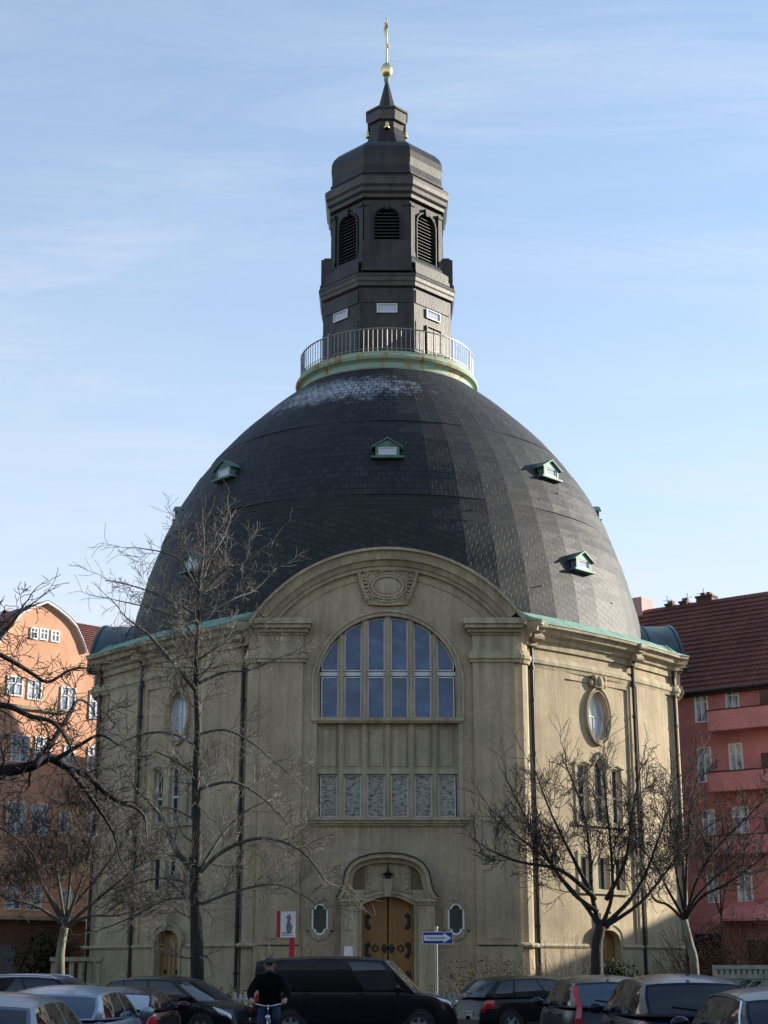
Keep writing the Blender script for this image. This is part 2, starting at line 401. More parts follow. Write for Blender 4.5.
# ---------------------------------------------------------------- church
XC, YC, RW = 0.17, 85.3, 15.3
church = empty('domed_church', (XC, YC, 0))
tag(church, 'large cream stone church with huge dark slate dome, tall lantern tower and arched front window', 'church')
def fp(px, py, off=0.0):
    Y = YC - RW - off; Z = zat(py, Y); return (xat(px, Y, Z) - XC, Z)
def f_front(rot=0.0):
    c, s = cos(rot), sin(rot)
    RR_ = RW if abs(rot) < .1 or abs(abs(rot) - pi) < .1 else RW - .45
    def f(u, w, z):
        x, y = u, -RR_ - w
        return Vector((x * c - y * s, x * s + y * c, z))
    return f
P0 = Vector((6.4, -14.4)); P1 = Vector((14.4, -6.4)); BUL = .4
CH = (P1 - P0).length; HL = CH / 2
def f_diag(mirror=False, rot=0.0):
    c, s = cos(rot), sin(rot); n = Vector((1, -1)).normalized(); t = Vector((1, 1)).normalized(); mid = (P0 + P1) / 2
    def f(u, w, z):
        q = u / HL
        b = BUL * (1 - q * q)
        p = mid + t * u + n * b
        slope = -2 * BUL * q / HL
        nn = (n - t * slope).normalized()
        p = p + nn * w
        x, y = p.x, p.y
        if mirror: x = -x
        return Vector((x * c - y * s, x * s + y * c, z))
    return f
def quad_path():
    pts = [(5.6, -15.3), (5.85, -15.3), (6.12, -15.2), (6.32, -15.0), (6.4, -14.75), (6.41, -14.42)]
    f = f_diag()
    arc = [f(-HL + .02 + (2 * HL - .04) * i / 14, 0, 0) for i in range(15)]
    pts += [(p.x, p.y) for p in arc]
    pts += [(14.42 + (-y - 14.42) * .5, -x) for (x, y) in reversed(pts[:6])]
    out = []
    for i, p in enumerate(pts):
        a = Vector(pts[max(0, i - 1)]); b = Vector(pts[min(len(pts) - 1, i + 1)])
        t = (b - a).normalized(); out.append((p[0], p[1], t.y, -t.x))
    return out
QP = quad_path()
def rot_path(path, rot, mirror=False):
    c, s = cos(rot), sin(rot); o = []
    for (x, y, nx, ny) in path:
        if mirror: x, nx = -x, -nx
        o.append((x * c - y * s, x * s + y * c, nx * c - ny * s, nx * s + ny * c))
    return o

# arc of the gable
GR = 7.15; GZ = 20.0 - GR
def gable(u, d=0.0):
    r = GR + d; return GZ + sqrt(max(0.0, r * r - u * u))
# window arch
AR, AZ = 3.2, 14.03
def arch(u, d=0.0): return AZ + sqrt(max(0.0, (AR + d) ** 2 - u * u))
WH = 3.17
sw_hi = lambda c: (lambda u, c=c: 3.77 + .42 + sqrt(max(0, .25 ** 2 - min(abs(u - c), .25) ** 2)) if abs(u - c) < .25 else 3.77 + .42)
sw_lo = lambda c: (lambda u, c=c: 3.77 - .42 - sqrt(max(0, .25 ** 2 - min(abs(u - c), .25) ** 2)) if abs(u - c) < .25 else 3.77 - .42)
SWX = 2.96
wall = MB(f_front())
holes = [(-WH, WH, lambda u: 8.1, arch, 40)]
for c in (-SWX, SWX): holes.append((c - .36, c + .36, sw_lo(c), sw_hi(c), 18))
DW = 1.12
def door_top(u): return 4.33 + .38 * (1 - (u / DW) ** 2)
holes.append((-DW, DW, lambda u: .15, door_top, 16))
wall.slit(-5.6, 5.6, 0, gable, holes, .55, maxstep=.4)
for rot in (pi / 2, -pi / 2, pi):
    wall.fn = f_front(rot); wall.slit(-5.6, 5.6, 0, lambda u: max(16.9, gable(u, -.45)), [], .5, maxstep=.5)
# diagonal walls
US = -1.0
def sh(h): return (h[0] + US, h[1] + US, (lambda u, g=h[2]: g(u - US)), (lambda u, g=h[3]: g(u - US)), h[4])
OVZ, OVA, OVB = 13.22, .72, 1.15
ovh = (-OVA, OVA, lambda u: OVZ - OVB * sqrt(max(0, 1 - (u / OVA) ** 2)), lambda u: OVZ + OVB * sqrt(max(0, 1 - (u / OVA) ** 2)), 22)
def tri_holes(z0, z1, arched):
    hs = []
    for c, w in ((-1.25, .36), (0, .42), (1.25, .36)):
        top = (lambda u, c=c, w=w: z1 + (.42 * (1 - ((u - c) / w) ** 2) if (arched and c == 0) else (.06 if arched else 0)))
        hs.append((c - w, c + w, lambda u: z0, top, 10 if c == 0 else 2))
    return hs
DD = .86
dd = (-DD, DD, lambda u: .15, lambda u: 2.85 + .55 * sqrt(max(0, 1 - (u / DD) ** 2)), 14)
for rot, mir, det in ((0, False, 1), (0, True, 1), (pi, False, 0), (pi, True, 0)):
    wall.fn = f_diag(mir, rot)
    h = [sh(q) for q in [ovh] + tri_holes(8.25, 10.75, True) + tri_holes(5.2, 6.65, False) + [dd]] if det else []
    wall.slit(-HL + .02, HL - .02, 0, 17.0, h, .5, maxstep=.5)
    wall.fn = None
    pth = rot_path(QP, rot, mir)
    for seg in (pth[:7], pth[-7:]): wall.sweep([(0, 0), (0, 17.0)], seg, closed=False)
wall.fn = None
wall.build('wall', M['stucco'], church)

# raised plaster work: pilasters, panel fields
for sgn in (-1, 1):
    pil = MB(f_front())
    a, b_ = sorted((sgn * 3.85, sgn * 5.75))
    pil.box(a, b_, -.05, .2, 2.7, 15.05)
    pil.box(a - .06, b_ + .06, -.05, .27, 0, 2.62)
    pil.box(a + .35, b_ - .35, .2, .23, 2.95, 6.3)
    pil.build('pilaster', M['stucco'], church)
for mir in (False, True):
    pil = MB(f_diag(mir))
    # raised frame strips around the central panel
    pil.box(-HL + .35, US - 2.35, -.05, .1, 2.68, 15.05); pil.box(US + 2.35, US + 2.6, -.05, .1, 2.68, 15.05)
    pil.box(2.15, 4.9, -.05, .12, 2.68, 15.05)
    pil.box(US - 2.35, US + 2.35, -.05, .1, 15.1 - .35, 15.1)
    for a_, b_ in ((-HL + .05, US - 1.05), (US + 1.05, HL - .05)):
        n_ = 6
        for k in range(n_): pil.box(lerp_(a_, b_, k / n_), lerp_(a_, b_, (k + 1) / n_), -.05, .16, 0, 2.6)
    pil.build('wall_panelling', M['stucco'], church)

# entablature
CP = [(-.2, 16.0), (.1, 16.0), (.13, 16.25), (.26, 16.33), (.32, 16.5), (.58, 16.6), (.66, 16.78), (.84, 16.85), (.86, 16.98), (.3, 17.1), (-.2, 17.1)]
SP = [(-.05, 15.05), (.1, 15.05), (.14, 15.2), (.2, 15.25), (.2, 15.42), (.12, 15.5), (.1, 15.62), (-.05, 15.62)]
PP = [(-.05, 2.6), (.2, 2.6), (.24, 2.68), (.2, 2.76), (-.05, 2.8)]
for rot, mir in ((0, False), (0, True), (pi, False), (pi, True)):
    p = rot_path(QP, rot, mir); corn = MB(); flash = MB()
    corn.sweep(CP, p[3:-3]); q_ = MB(); q_.sweep(SP, p); q_.build('string_course', M['trim'], church); q_ = MB(); [q_.sweep(PP, g_) for g_ in ((p,) if rot else (p[:11], p[13:]))]; q_.build('plinth_moulding', M['trim'], church)
    flash.sweep([(.89, 16.98), (.89, 17.03), (.2, 17.28), (-.5, 17.75), (-1.6, 18.0), (-1.6, 17.1), (.2, 17.0)], p[3:-3])
    flash.build('cornice_flashing', M['patina'], church)
    if rot == 0:
        corn.fn = f_diag(mir)
        for u in (1.75, -5.45):
            for k in range(5):
                corn.box(u - .24, u + .24, .1, .3 + .17 * k, 16.0 + .2 * k, 16.2 + .2 * k)
            corn.tube([(u - .3, .55, 16.35), (u + .3, .55, 16.35)], .17, 10)
            corn.tube([(u - .3, .85, 16.85), (u + .3, .85, 16.85)], .14, 10)
    corn.build('cornice', M['trim'], church)
# pilaster capitals and neck mouldings on the arms
for rot in (0, pi / 2, -pi / 2, pi):
    for sgn in (-1, 1):
        corn = MB(f_front(rot))
        def bx(u0, u1, w, z0, z1):
            a, b_ = sorted((sgn * u0, sgn * u1)); corn.box(a, b_, -.1, w, z0, z1)
        kk = 1.0 if rot == 0 else .7
        bx(3.72, 6.0, .28, 15.05, 15.2); bx(3.66, 6.05, .36, 15.2, 15.45); bx(3.72, 6.0, .3, 15.45, 15.6)
        bx(3.85, 5.9, .2, 15.6, 16.3)
        bx(3.75, 6.0, .3, 16.3, 16.4); bx(3.62, 6.08, .48 * kk, 16.4, 16.55); bx(3.5, 6.15, .7 * kk, 16.55, 16.72); bx(3.44, 6.2, .82 * kk, 16.72, 16.98)
        corn.build('capital', M['trim'], church)

# gable arch mouldings (front and side arms)
def arc_band(mb, r0, r1, y0, y1, cz, half, n=40, y2=None):
    """curved bar between radii r0,r1 spanning |u|<half ; y = outward offset"""
    vs = []; fs = []
    a1 = math.asin(min(1, half / r1))
    for i in range(n + 1):
        a = -a1 + 2 * a1 * i / n
        for (r, w) in ((r0, y0), (r1, y0), (r1, y1), (r0, y2 if y2 is not None else y1)):
            vs.append((r * sin(a), w, cz + r * cos(a)))
    for i in range(n):
        for k in range(4):
            k2 = (k + 1) % 4
            fs.append((i * 4 + k, i * 4 + k2, (i + 1) * 4 + k2, (i + 1) * 4 + k))
    fs += [(0, 1, 2, 3), (n * 4 + 3, n * 4 + 2, n * 4 + 1, n * 4)]
    mb.add(vs, fs)
for rot in (0, pi / 2, -pi / 2, pi):
    ga = MB(f_front(rot)); bar = MB(f_front(rot))
    G = GR if rot == 0 else GR - .4; hh = 0 if rot == 0 else .25
    arc_band(ga, G - .62, G - .45, -.1, .2, GZ, 5.2 - hh)
    arc_band(ga, G - .45, G - .22, -.1, .45 - hh, GZ, 5.5 - hh, y2=.3 - hh)
    arc_band(ga, G - .22, G + (.16 if rot == 0 else -.01), -.1, .72 if rot == 0 else .25, GZ, 5.85 - hh, y2=.6 if rot == 0 else .2)
    if rot == 0: arc_band(ga, G + .16, G + .28, -.1, .9, GZ, 6.3)
    arc_band(ga, G - 1.0, G - .93, -.1, .05, GZ, 5.3)
    w0 = .35 if rot == 0 else .5
    arc_band(bar, G + .0, G + .27, -9.5, w0, GZ, 6.32 - hh)
    if rot: arc_band(bar, G - .05, G + .34, w0 - .02, w0 + .12, GZ, 6.32 - hh)
    for k in range(5): arc_band(bar, G + .27, G + .32, -1.0 - 1.6 * k, -.92 - 1.6 * k, GZ, 6.32 - hh)
    ga.build('gable_moulding', M['trim'], church, smooth=True, angle=30)
    bar.build('gable_roof', M['patina_dark'], church, smooth=True, angle=30)

# great window -------------------------------------------------
win = MB(f_front())
PW = .775; PIT = 1.053
cx = [(-2.5 + i) * PIT for i in range(6)]
for i in range(7):
    u = (-3 + i) * PIT
    if i in (0, 6):
        a, b_ = (-WH, -WH + .1) if i == 0 else (WH - .1, WH)
        win.box(a, b_, -.5, -.15, 8.1, 14.7)
    else:
        win.box(u - .14, u + .14, -.5, -.1, 8.1, arch(abs(u) + .1) + .05)
        win.box(u - .06, u + .06, -.1, -.04, 8.1, arch(abs(u) + .1))
win.box(-WH, WH, -.5, -.2, 10.1, 12.5)
win.box(-WH, WH, -.5, -.08, 10.05, 10.25); win.box(-WH, WH, -.5, -.06, 12.3, 12.5)
for u in cx:
    for (a, b_, c, d) in ((u - .31, u - .27, 10.45, 12.1), (u + .27, u + .31, 10.45, 12.1), (u - .31, u + .31, 10.41, 10.45), (u - .31, u + .31, 12.1, 12.14)):
        win.box(a, b_, -.2, -.16, c, d)
win.build('window_tracery', M['trim'], church)
arv = MB(f_front())
n = 30
def ring_poly(d0, d1, z0):
    o = []; i_ = []
    for k in range(n + 1):
        u = -(WH + d1) + 2 * (WH + d1) * k / n; o.append((u, arch(u, d1)))
    for k in range(n + 1):
        u = (WH + d0) - 2 * (WH + d0) * k / n; i_.append((u, arch(u, d0)))
    return [(-(WH + d1), z0)] + o + [(WH + d1, z0), (WH + d0, z0)] + i_ + [(-(WH + d0), z0)]
arv.prism(ring_poly(.003, .16, 12.5), -.04, .05)
arv.prism(ring_poly(.163, .27, 12.5), -.04, .12)
for sg in (-1, 1):
    a, b_ = sorted((sg * (WH + .003), sg * (WH + .2))); arv.box(a, b_, -.04, .07, 8.1, 12.35)
arv.box(-3.42, 3.42, -.12, .22, 12.38, 12.5); arv.box(-3.36, 3.36, -.12, .16, 12.3, 12.38); arv.box(-3.42, 3.42, -.12, .18, 12.5, 12.55)
arv.box(-3.65, 3.65, -.3, .32, 7.98, 8.12); arv.box(-3.58, 3.58, -.3, .22, 7.86, 7.98); arv.box(-3.5, 3.5, -.05, .12, 7.76, 7.86)
arv.build('window_surround', M['trim'], church, smooth=True, angle=30)
def inset(poly, d):
    n = len(poly); A_ = sum(poly[i][0] * poly[(i + 1) % n][1] - poly[(i + 1) % n][0] * poly[i][1] for i in range(n)); sg = 1 if A_ > 0 else -1
    ed = []
    for i in range(n):
        a, b_ = Vector(poly[i]), Vector(poly[(i + 1) % n]); t = (b_ - a).normalized(); nn = Vector((-t.y, t.x)) * sg; ed.append((a + nn * d, t))
    out = []
    for i in range(n):
        (p, t), (q, u_) = ed[i - 1], ed[i]; den = t.x * u_.y - t.y * u_.x
        if abs(den) < 1e-5: out.append((q.x, q.y)); continue
        k = ((q.x - p.x) * u_.y - (q.y - p.y) * u_.x) / den; r_ = p + t * k; out.append((r_.x, r_.y))
    return out
def pane_part(parent, f, poly, w, mat, fr, frmat, name='window', fw=.05):
    """a framed light: frame mesh (window) with its pane as a sub-part"""
    cxx = sum(p[0] for p in poly) / len(poly); czz = sum(p[1] for p in poly) / len(poly)
    xs = [p[0] for p in poly]; zs = [p[1] for p in poly]
    hw = (max(xs) - min(xs)) / 2; hh = (max(zs) - min(zs)) / 2; mx_ = (max(xs) + min(xs)) / 2; mz = (max(zs) + min(zs)) / 2
    kx = (hw - fw) / hw; kz = (hh - fw) / hh
    inner = inset(poly, fw)
    m = MB(f); m.prism(poly, w - .04, w + .04, [inner]);
    for (a, b_, c, d) in fr: m.box(a, b_, w - .03, w + .035, c, d)
    o = m.build(name, frmat, parent)
    g = MB(f); g.prism(inner, w - .035, w - .02); g.build('pane', mat, o)
    return o
for i, u in enumerate(cx):
    a, b_ = u - PW / 2, u + PW / 2
    top = [(a + (b_ - a) * k / 6, arch(a + (b_ - a) * k / 6) - .04) for k in range(7)]
    pane_part(church, f_front(), [(b_, 14.72), (a, 14.72)][::-1] and [(a, 14.72)] + top + [(b_, 14.72)], -.3, M['glass_sky'], [], M['window_white'], 'arched_window')
    pane_part(church, f_front(), [(a, 12.55), (a, 14.45), (b_, 14.45), (b_, 12.55)], -.3, M['glass_sky'], [], M['window_white'], 'arched_window')
    pane_part(church, f_front(), [(a, 8.14), (a, 10.03), (b_, 10.03), (b_, 8.14)], -.3, M['glass_reflect'], [], M['window_white'], 'lower_window')
tr = MB(f_front()); tr.box(-WH + .05, WH - .05, -.36, -.28, 14.5, 14.68)
tr.build('transom', M['window_white'], church)
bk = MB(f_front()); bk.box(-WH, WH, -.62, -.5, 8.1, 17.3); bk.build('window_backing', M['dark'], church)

# cartouche relief
ct = MB(f_front())
cz = 18.6
ct.prism([(-1.42, 19.45), (-1.2, 18.6), (-.95, 17.75), (.95, 17.75), (1.2, 18.6), (1.42, 19.45), (.8, 19.55), (-.8, 19.55)][::-1], -.05, .08)
def ellipse(c, a, b_, n=28): return [(c[0] + a * cos(2 * pi * k / n), .14, c[1] + b_ * sin(2 * pi * k / n)) for k in range(n + 1)]
ct.tube(ellipse((0, cz), .72, .48), .07, 8); ct.tube(ellipse((0, cz), .86, .6), .05, 6)
ct.ball((0, .08, cz), .66, .14, .42)
def spiral(mb, c, r0, turns, dirn, rad=.05, st=0.0, w=.14):
    pts = []
    for k in range(26):
        t = k / 25; a = st + dirn * turns * 2 * pi * t; r_ = r0 * (1 - .8 * t)
        pts.append((c[0] + r_ * cos(a), w, c[1] + r_ * sin(a)))
    mb.tube(pts, [rad * (1 - .5 * k / 25) for k in range(26)], 6)
for sg in (-1, 1):
    spiral(ct, (sg * 1.12, 19.2), .24, 1.6, sg, .055, pi / 2); spiral(ct, (sg * .42, 19.25), .18, 1.5, -sg, .045, 0)
    spiral(ct, (sg * .82, 18.02), .2, 1.6, -sg, .05, 0); spiral(ct, (sg * .3, 17.98), .16, 1.5, sg, .045)
    for k in range(7):
        z = 19.1 - .17 * k; x0 = sg * (.98 - .03 * k)
        ct.tube([(x0, .1, z), (x0 + sg * .2, .2, z - .06 + .05 * sin(k)), (x0 + sg * .3, .12, z - .22)], [.06, .07, .02], 6)
    ct.tube([(sg * 1.4, .12, 19.45), (sg * 1.25, .18, 18.8), (sg * 1.0, .16, 18.1), (sg * .8, .12, 17.8)], [.06, .09, .08, .05], 6)
for k in range(9):
    x = -.32 + .08 * k; ct.ball((x, .14, 19.36 + .05 * cos(x * 4)), .06, .08, .1, 8, 6); ct.ball((x, .14, 17.86), .05, .06, .07, 8, 6)
ct.tube([(-.9, .12, 17.78), (0, .16, 17.72), (.9, .12, 17.78)], .06, 6)
ct.build('cartouche', M['trim'], church, smooth=True, angle=50)

# portal --------------------------------------------------------
PO = .45   # projection
def pp(px, py): return fp(px, py, PO)
por = MB(f_front())
pedi = [(338, 899), (342, 893), (345.5, 884), (347, 873), (352, 865), (360, 860), (372, 856.5), (387, 855.5), (402, 856.5), (414, 860), (422, 865), (427, 873), (429, 884), (432, 893), (437, 899)]
pe = [pp(*p) for p in pedi]
dh = [(DW * (-1 + 2 * k / 14), door_top(DW * (-1 + 2 * k / 14))) for k in range(15)]
dh = [(-DW, .15)] + dh + [(DW, .15)]
z_im = pp(387, 899)[1]
xl, xr = pp(342, 899)[0], pp(434, 899)[0]
por.prism([(xl, 0), (xl, z_im)] + pe[1:-1] + [(xr, z_im), (xr, 0)], .0, PO - .1, [dh])
# piers with caps and recessed panels
for sgn in (-1, 1):
    a, b_ = sorted((sgn * 1.32, sgn * 2.02))
    por.box(a, b_, 0, PO + .22, 0, z_im - .25)
    por.box(a - .06, b_ + .06, 0, PO + .3, z_im - .25, z_im - .12); por.box(a - .1, b_ + .1, 0, PO + .4, z_im - .12, z_im)
    por.box(a - .05, b_ + .05, 0, PO + .28, 0, .8)
    por.box(a + .12, b_ - .12, PO + .22, PO + .25, 3.3, 4.1)
# door architrave
def arch_ring(d0, d1):
    o = [((DW + d1) * (-1 + 2 * k / 14), door_top(DW * (-1 + 2 * k / 14)) + d1) for k in range(15)]
    i_ = [((DW + d0) * (1 - 2 * k / 14), door_top(DW * (1 - 2 * k / 14)) + d0) for k in range(15)]
    return [(-(DW + d1), .15)] + o + [(DW + d1, .15), (DW + d0, .15)] + i_ + [(-(DW + d0), .15)]
por.prism(arch_ring(.004, .12), PO - .12, PO - .04); por.prism(arch_ring(.124, .25), PO - .12, PO + .02)
# keystone, tympanum side strips
por.prism([(-.13, 4.7), (-.2, 5.35), (-.12, 5.45), (.12, 5.45), (.2, 5.35), (.13, 4.7)][::-1], PO - .12, PO + .14)
for sgn in (-1, 1):
    for k in range(5): por.ball((sgn * .82, PO - .06, 5.1 + .22 * k), .09, .08, .12, 8, 6)
    for k in range(6): por.ball((sgn * (.3 + .14 * k), PO - .06, 4.98 - .02 * k), .07, .06, .05, 8, 6)
por.build('portal_surround', M['trim'], church, smooth=True, angle=30)
for sgn in (-1, 1):
    ty = MB(f_front())
    a, b_ = sorted((sgn * .98, sgn * 1.55)); ty.box(a, b_, PO - .13, PO - .09, 5.0, 5.95)
    ty.build('tympanum_panel', M['tympanum_stone'] if 'tympanum_stone' in M else stucco('tympanum_stone', (.17, .13, .075), .3), church)
hood = MB(f_front())
def hoodsw(d0, d1, w0, w1, mb):
    vs = []; fs = []; k = len(pe)
    for i, p in enumerate(pe):
        a = Vector(pe[max(0, i - 1)]); b_ = Vector(pe[min(k - 1, i + 1)]); t = (b_ - a).normalized(); nn = Vector((-t.y, t.x))
        if nn.y < 0 and abs(t.x) > .3: nn = -nn
        for d, w in ((d0, w0), (d1, w0), (d1, w1), (d0, w1)):
            q = Vector(p) + nn * d; vs.append((q.x, w, q.y))
    for i in range(k - 1):
        for j in range(4): fs.append((i * 4 + j, i * 4 + (j + 1) % 4, (i + 1) * 4 + (j + 1) % 4, (i + 1) * 4 + j))
    fs += [(0, 1, 2, 3), tuple((k - 1) * 4 + j for j in (3, 2, 1, 0))]
    mb.add(vs, fs)
hoodsw(-.3, -.1, 0, PO + .12, hood); hoodsw(-.1, .06, 0, PO + .4, hood)
hood.build('portal_hood', M['trim'], church)
lead = MB(f_front()); hoodsw(.063, .12, 0, PO + .46, lead); lead.build('hood_flashing', M['drain_metal'], church)
spk = MB(f_front()); spk.lathe([(.0, .75), (.03, .5), (.05, .3), (.12, .26), (.3, .2), (.12, .14), (.1, 0)], 12, (0, PO + .02, 5.45), sy=.5)
spk.build('keystone_finial', M['iron'], church)
for sgn in (-1, 1):
    d = MB(f_front())
    a, b_ = (-DW, -.03) if sgn < 0 else (.03, DW)
    tp = [(a + (b_ - a) * k / 8, door_top(a + (b_ - a) * k / 8) - .01) for k in range(9)]
    d.prism([(a, .15)] + tp + [(b_, .15)], -.2, -.12)
    for k in range(6):
        u = a + (b_ - a) * (k + .5) / 6; d.box(u - .085, u + .07, -.12, -.105, .2, door_top(u) - .08)
    do = d.build('entrance_door', M['door_wood'], church)
    for z in (1.3, 2.5, 3.7):
        h = MB(f_front())
        e0 = sgn * (DW - .12)
        h.box(min(e0, e0 - sgn * .16), max(e0, e0 - sgn * .16), -.105, -.08, z - .24, z + .24)
        h.ball((e0 - sgn * .16, -.09, z + .2), .1, .03, .12, 10, 6); h.ball((e0 - sgn * .16, -.09, z - .26), .11, .03, .11, 10, 6)
        h.build('hinge', M['iron'], do)
    r_ = MB(f_front())
    r_.tube([(sgn * .55 + .12 * cos(2 * pi * k / 16), -.08, 2.55 + .12 * sin(2 * pi * k / 16)) for k in range(17)], .03, 6)
    r_.ball((sgn * .16, -.09, 2.55), .1, .04, .2, 10, 6); r_.ball((sgn * .16, -.09, 2.55), .15, .03, .09, 10, 6)
    r_.build('door_ring', M['iron'], do)
np_ = MB(f_front()); np_.box(-1.88, -1.5, PO + .225, PO + .25, 2.2, 2.62); np_.build('notice_plate', M['plaque_white'], church)
st = MB(f_front()); st.box(-2.4, 2.4, .0, 1.6, 0, .07); st.box(-2.2, 2.2, 0, 1.2, .07, .14); st.build('entrance_step', M['kerb'], church)

# little quatrefoil windows beside the portal
def quat(c, d=0.0):
    o = []
    for k in range(13):
        a = pi * k / 12; o.append((c + (.25 + d) * cos(a), 3.77 + .42 + (.25 + d) * sin(a)))
    o.append((c - .36 - d, 3.77 + .42 + d * .3)); o.append((c - .36 - d, 3.77 - .42 - d * .3))
    for k in range(13):
        a = pi + pi * k / 12; o.append((c + (.25 + d) * cos(a), 3.77 - .42 + (.25 + d) * sin(a)))
    o.append((c + .36 + d, 3.77 - .42 - d * .3)); o.append((c + .36 + d, 3.77 + .42 + d * .3))
    return o
for c in (-SWX, SWX):
    sm = MB(f_front()); sm.prism(quat(c, .2), -.03, .07, [quat(c, .004)]); sm.prism(quat(c, .26), -.03, .03, [quat(c, .203)])
    sm.box(c - .12, c + .12, -.02, .14, 4.55, 4.72)
    so = sm.build('side_window', M['trim'], church, smooth=True, angle=30)
    f_ = MB(f_front()); f_.prism(quat(c, -.002), -.2, .03, [quat(c, -.075)]); f_.build('frame', M['frame_white'], so)
    g = MB(f_front()); g.prism(quat(c, -.06), -.2, -.16); g.build('pane', M['glass_smoke'], so)

# diagonal wall windows and doors
def ell(a, b_, n=32): return [(a * cos(2 * pi * k / n), OVZ + b_ * sin(2 * pi * k / n)) for k in range(n)]
for mir in (True, False):
    f0 = f_diag(mir); f = lambda u, w, z, f0=f0: f0(u + US, w, z)
    sr = MB(f); sr.prism(ell(OVA + .2, OVB + .22), -.03, .08, [ell(OVA + .004, OVB + .004)])
    sr.tube([(p[0], .12, p[1]) for p in ell(OVA + .17, OVB + .2)] + [(OVA + .17, .12, OVZ)], .055, 6)
    sr.tube([(p[0], .1, p[1]) for p in ell(OVA + .05, OVB + .05)] + [(OVA + .05, .1, OVZ)], .035, 6)
    # keystone mask with scrolls
    sr.prism([(-.3, OVZ + OVB + .2), (-.38, OVZ + OVB + .75), (.38, OVZ + OVB + .75), (.3, OVZ + OVB + .2)], 0, .25)
    for sg in (-1, 1): sr.ball((sg * .36, .22, OVZ + OVB + .66), .17, .12, .14, 10, 6); sr.ball((sg * .5, .12, OVZ + OVB + .4), .12, .1, .2, 8, 6)
    sr.ball((0, .25, OVZ + OVB + .5), .2, .14, .26, 10, 8)
    so = sr.build('oval_window', M['trim'], church, smooth=True, angle=40)
    f_ = MB(f); f_.prism(ell(OVA - .003, OVB - .003), -.28, -.18, [ell(OVA - .08, OVB - .08)])
    f_.box(-.02, .02, -.26, -.2, OVZ - OVB + .05, OVZ + OVB - .05); f_.box(-OVA + .05, OVA - .05, -.26, -.2, OVZ - .02, OVZ + .02)
    f_.build('frame', M['window_white'], so)
    g = MB(f); g.prism(ell(OVA - .05, OVB - .05), -.28, -.24); g.build('pane', M['glass_pale'], so)
    for (z0, z1, ar) in ((8.25, 10.75, True), (5.2, 6.65, False)):
        s3 = MB(f)
        s3.box(-1.85, 1.85, -.05, .16, z0 - .2, z0 - .003)
        for u0, u1 in ((-1.8, -1.63), (-.87, -.44), (.44, .87), (1.63, 1.8)): s3.box(u0, u1, -.03, .06, z0, z1 + .08)
        if ar:
            arcp = [(u / 10 * .6, z1 + .12 + .46 * (1 - (u / 10) ** 2)) for u in range(-10, 11)]
            s3.tube([(p[0], .06, p[1]) for p in arcp], .1, 6)
            for sg in (-1, 1): s3.tube([(sg * .6, .06, z1 + .12), (sg * 1.2, .06, z1 + .26), (sg * 1.8, .06, z1 + .12)], .08, 6)
            s3.box(-1.8, -.66, -.04, .05, z1 + .064, z1 + .2); s3.box(.66, 1.8, -.04, .05, z1 + .064, z1 + .2)
            s3.ball((0, .1, z1 + .62), .14, .12, .2, 8, 6)
        else:
            s3.box(-1.8, 1.8, -.04, .08, z1 + .083, z1 + .25)
        so = s3.build('triple_window', M['trim'], church)
        f_ = MB(f); g = MB(f)
        for c, w in ((-1.25, .36), (0, .42), (1.25, .36)):
            tz = (lambda u: z1 + (.42 * (1 - ((u - c) / w) ** 2) if (ar and c == 0) else (.06 if ar else 0)))
            top = [(c - w + 2 * w * k / 8, tz(c - w + 2 * w * k / 8) - .002) for k in range(9)]
            po_ = [(c - w + .002, z0)] + top + [(c + w - .002, z0)]
            mz = (z0 + z1) / 2
            inn = [(c + (p[0] - c) * .8, mz + (p[1] - mz) * .95) for p in po_]
            f_.prism(po_, -.25, -.15, [inn])
            if ar: f_.box(c - w + .03, c + w - .03, -.24, -.16, z0 + (z1 - z0) * .46, z0 + (z1 - z0) * .5)
            g.prism([(c + (p[0] - c) * .85, mz + (p[1] - mz) * .96) for p in po_], -.26, -.22)
        f_.build('frame', M['window_white'], so); g.build('pane', M['glass_dark'], so)
    # small side door with a hood
    s4 = MB(f)
    dpo = [(DD * (-1 + 2 * k / 14), 2.85 + .55 * sqrt(max(0, 1 - (-1 + 2 * k / 14) ** 2))) for k in range(15)]
    oo = [(p[0] * 1.18, 2.85 + (p[1] - 2.85) * 1.25 + .1) for p in dpo]
    s4.prism([(-DD * 1.18, 0.1)] + oo + [(DD * 1.18, 0.1)], -.03, .2, [[(-DD - .003, .11)] + [(p[0] * 1.004, p[1] + .004) for p in dpo] + [(DD + .003, .11)]])
    s4.tube([(p[0] * 1.04, .2, p[1] + .03) for p in oo], .05, 6)
    s4.prism([(-.12, 3.5), (-.18, 4.15), (.18, 4.15), (.12, 3.5)], .2, .34); s4.ball((0, .26, 4.2), .16, .14, .14, 8, 6)
    s4.build('side_door_surround', M['trim'], church)
    d = MB(f); d.prism([(-DD, .15)] + [(p[0], p[1] - .005) for p in dpo] + [(DD, .15)], -.25, -.17)
    for k in range(5): u = -DD + .14 + k * .29; d.box(u - .11, u + .11, -.17, -.155, .25, 2.75)
    do = d.build('side_door', M['door_wood'], church)
    h = MB(f); h.ball((.42, -.12, 1.6), .08, .05, .1); h.tube([(-.5 + .12 * cos(a * pi / 8), -.12, 1.55 + .12 * sin(a * pi / 8)) for a in range(17)], .03, 6)
    h.box(-.72, -.2, -.155, -.14, 2.3, 2.38); h.box(-.72, -.2, -.155, -.14, .8, .88)
    h.build('door_ring', M['iron'], do)
    # dark backing behind the openings
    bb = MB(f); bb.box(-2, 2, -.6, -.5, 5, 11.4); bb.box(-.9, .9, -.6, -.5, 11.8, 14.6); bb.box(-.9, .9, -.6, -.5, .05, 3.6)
    bb.build('window_backing', M['dark'], church)
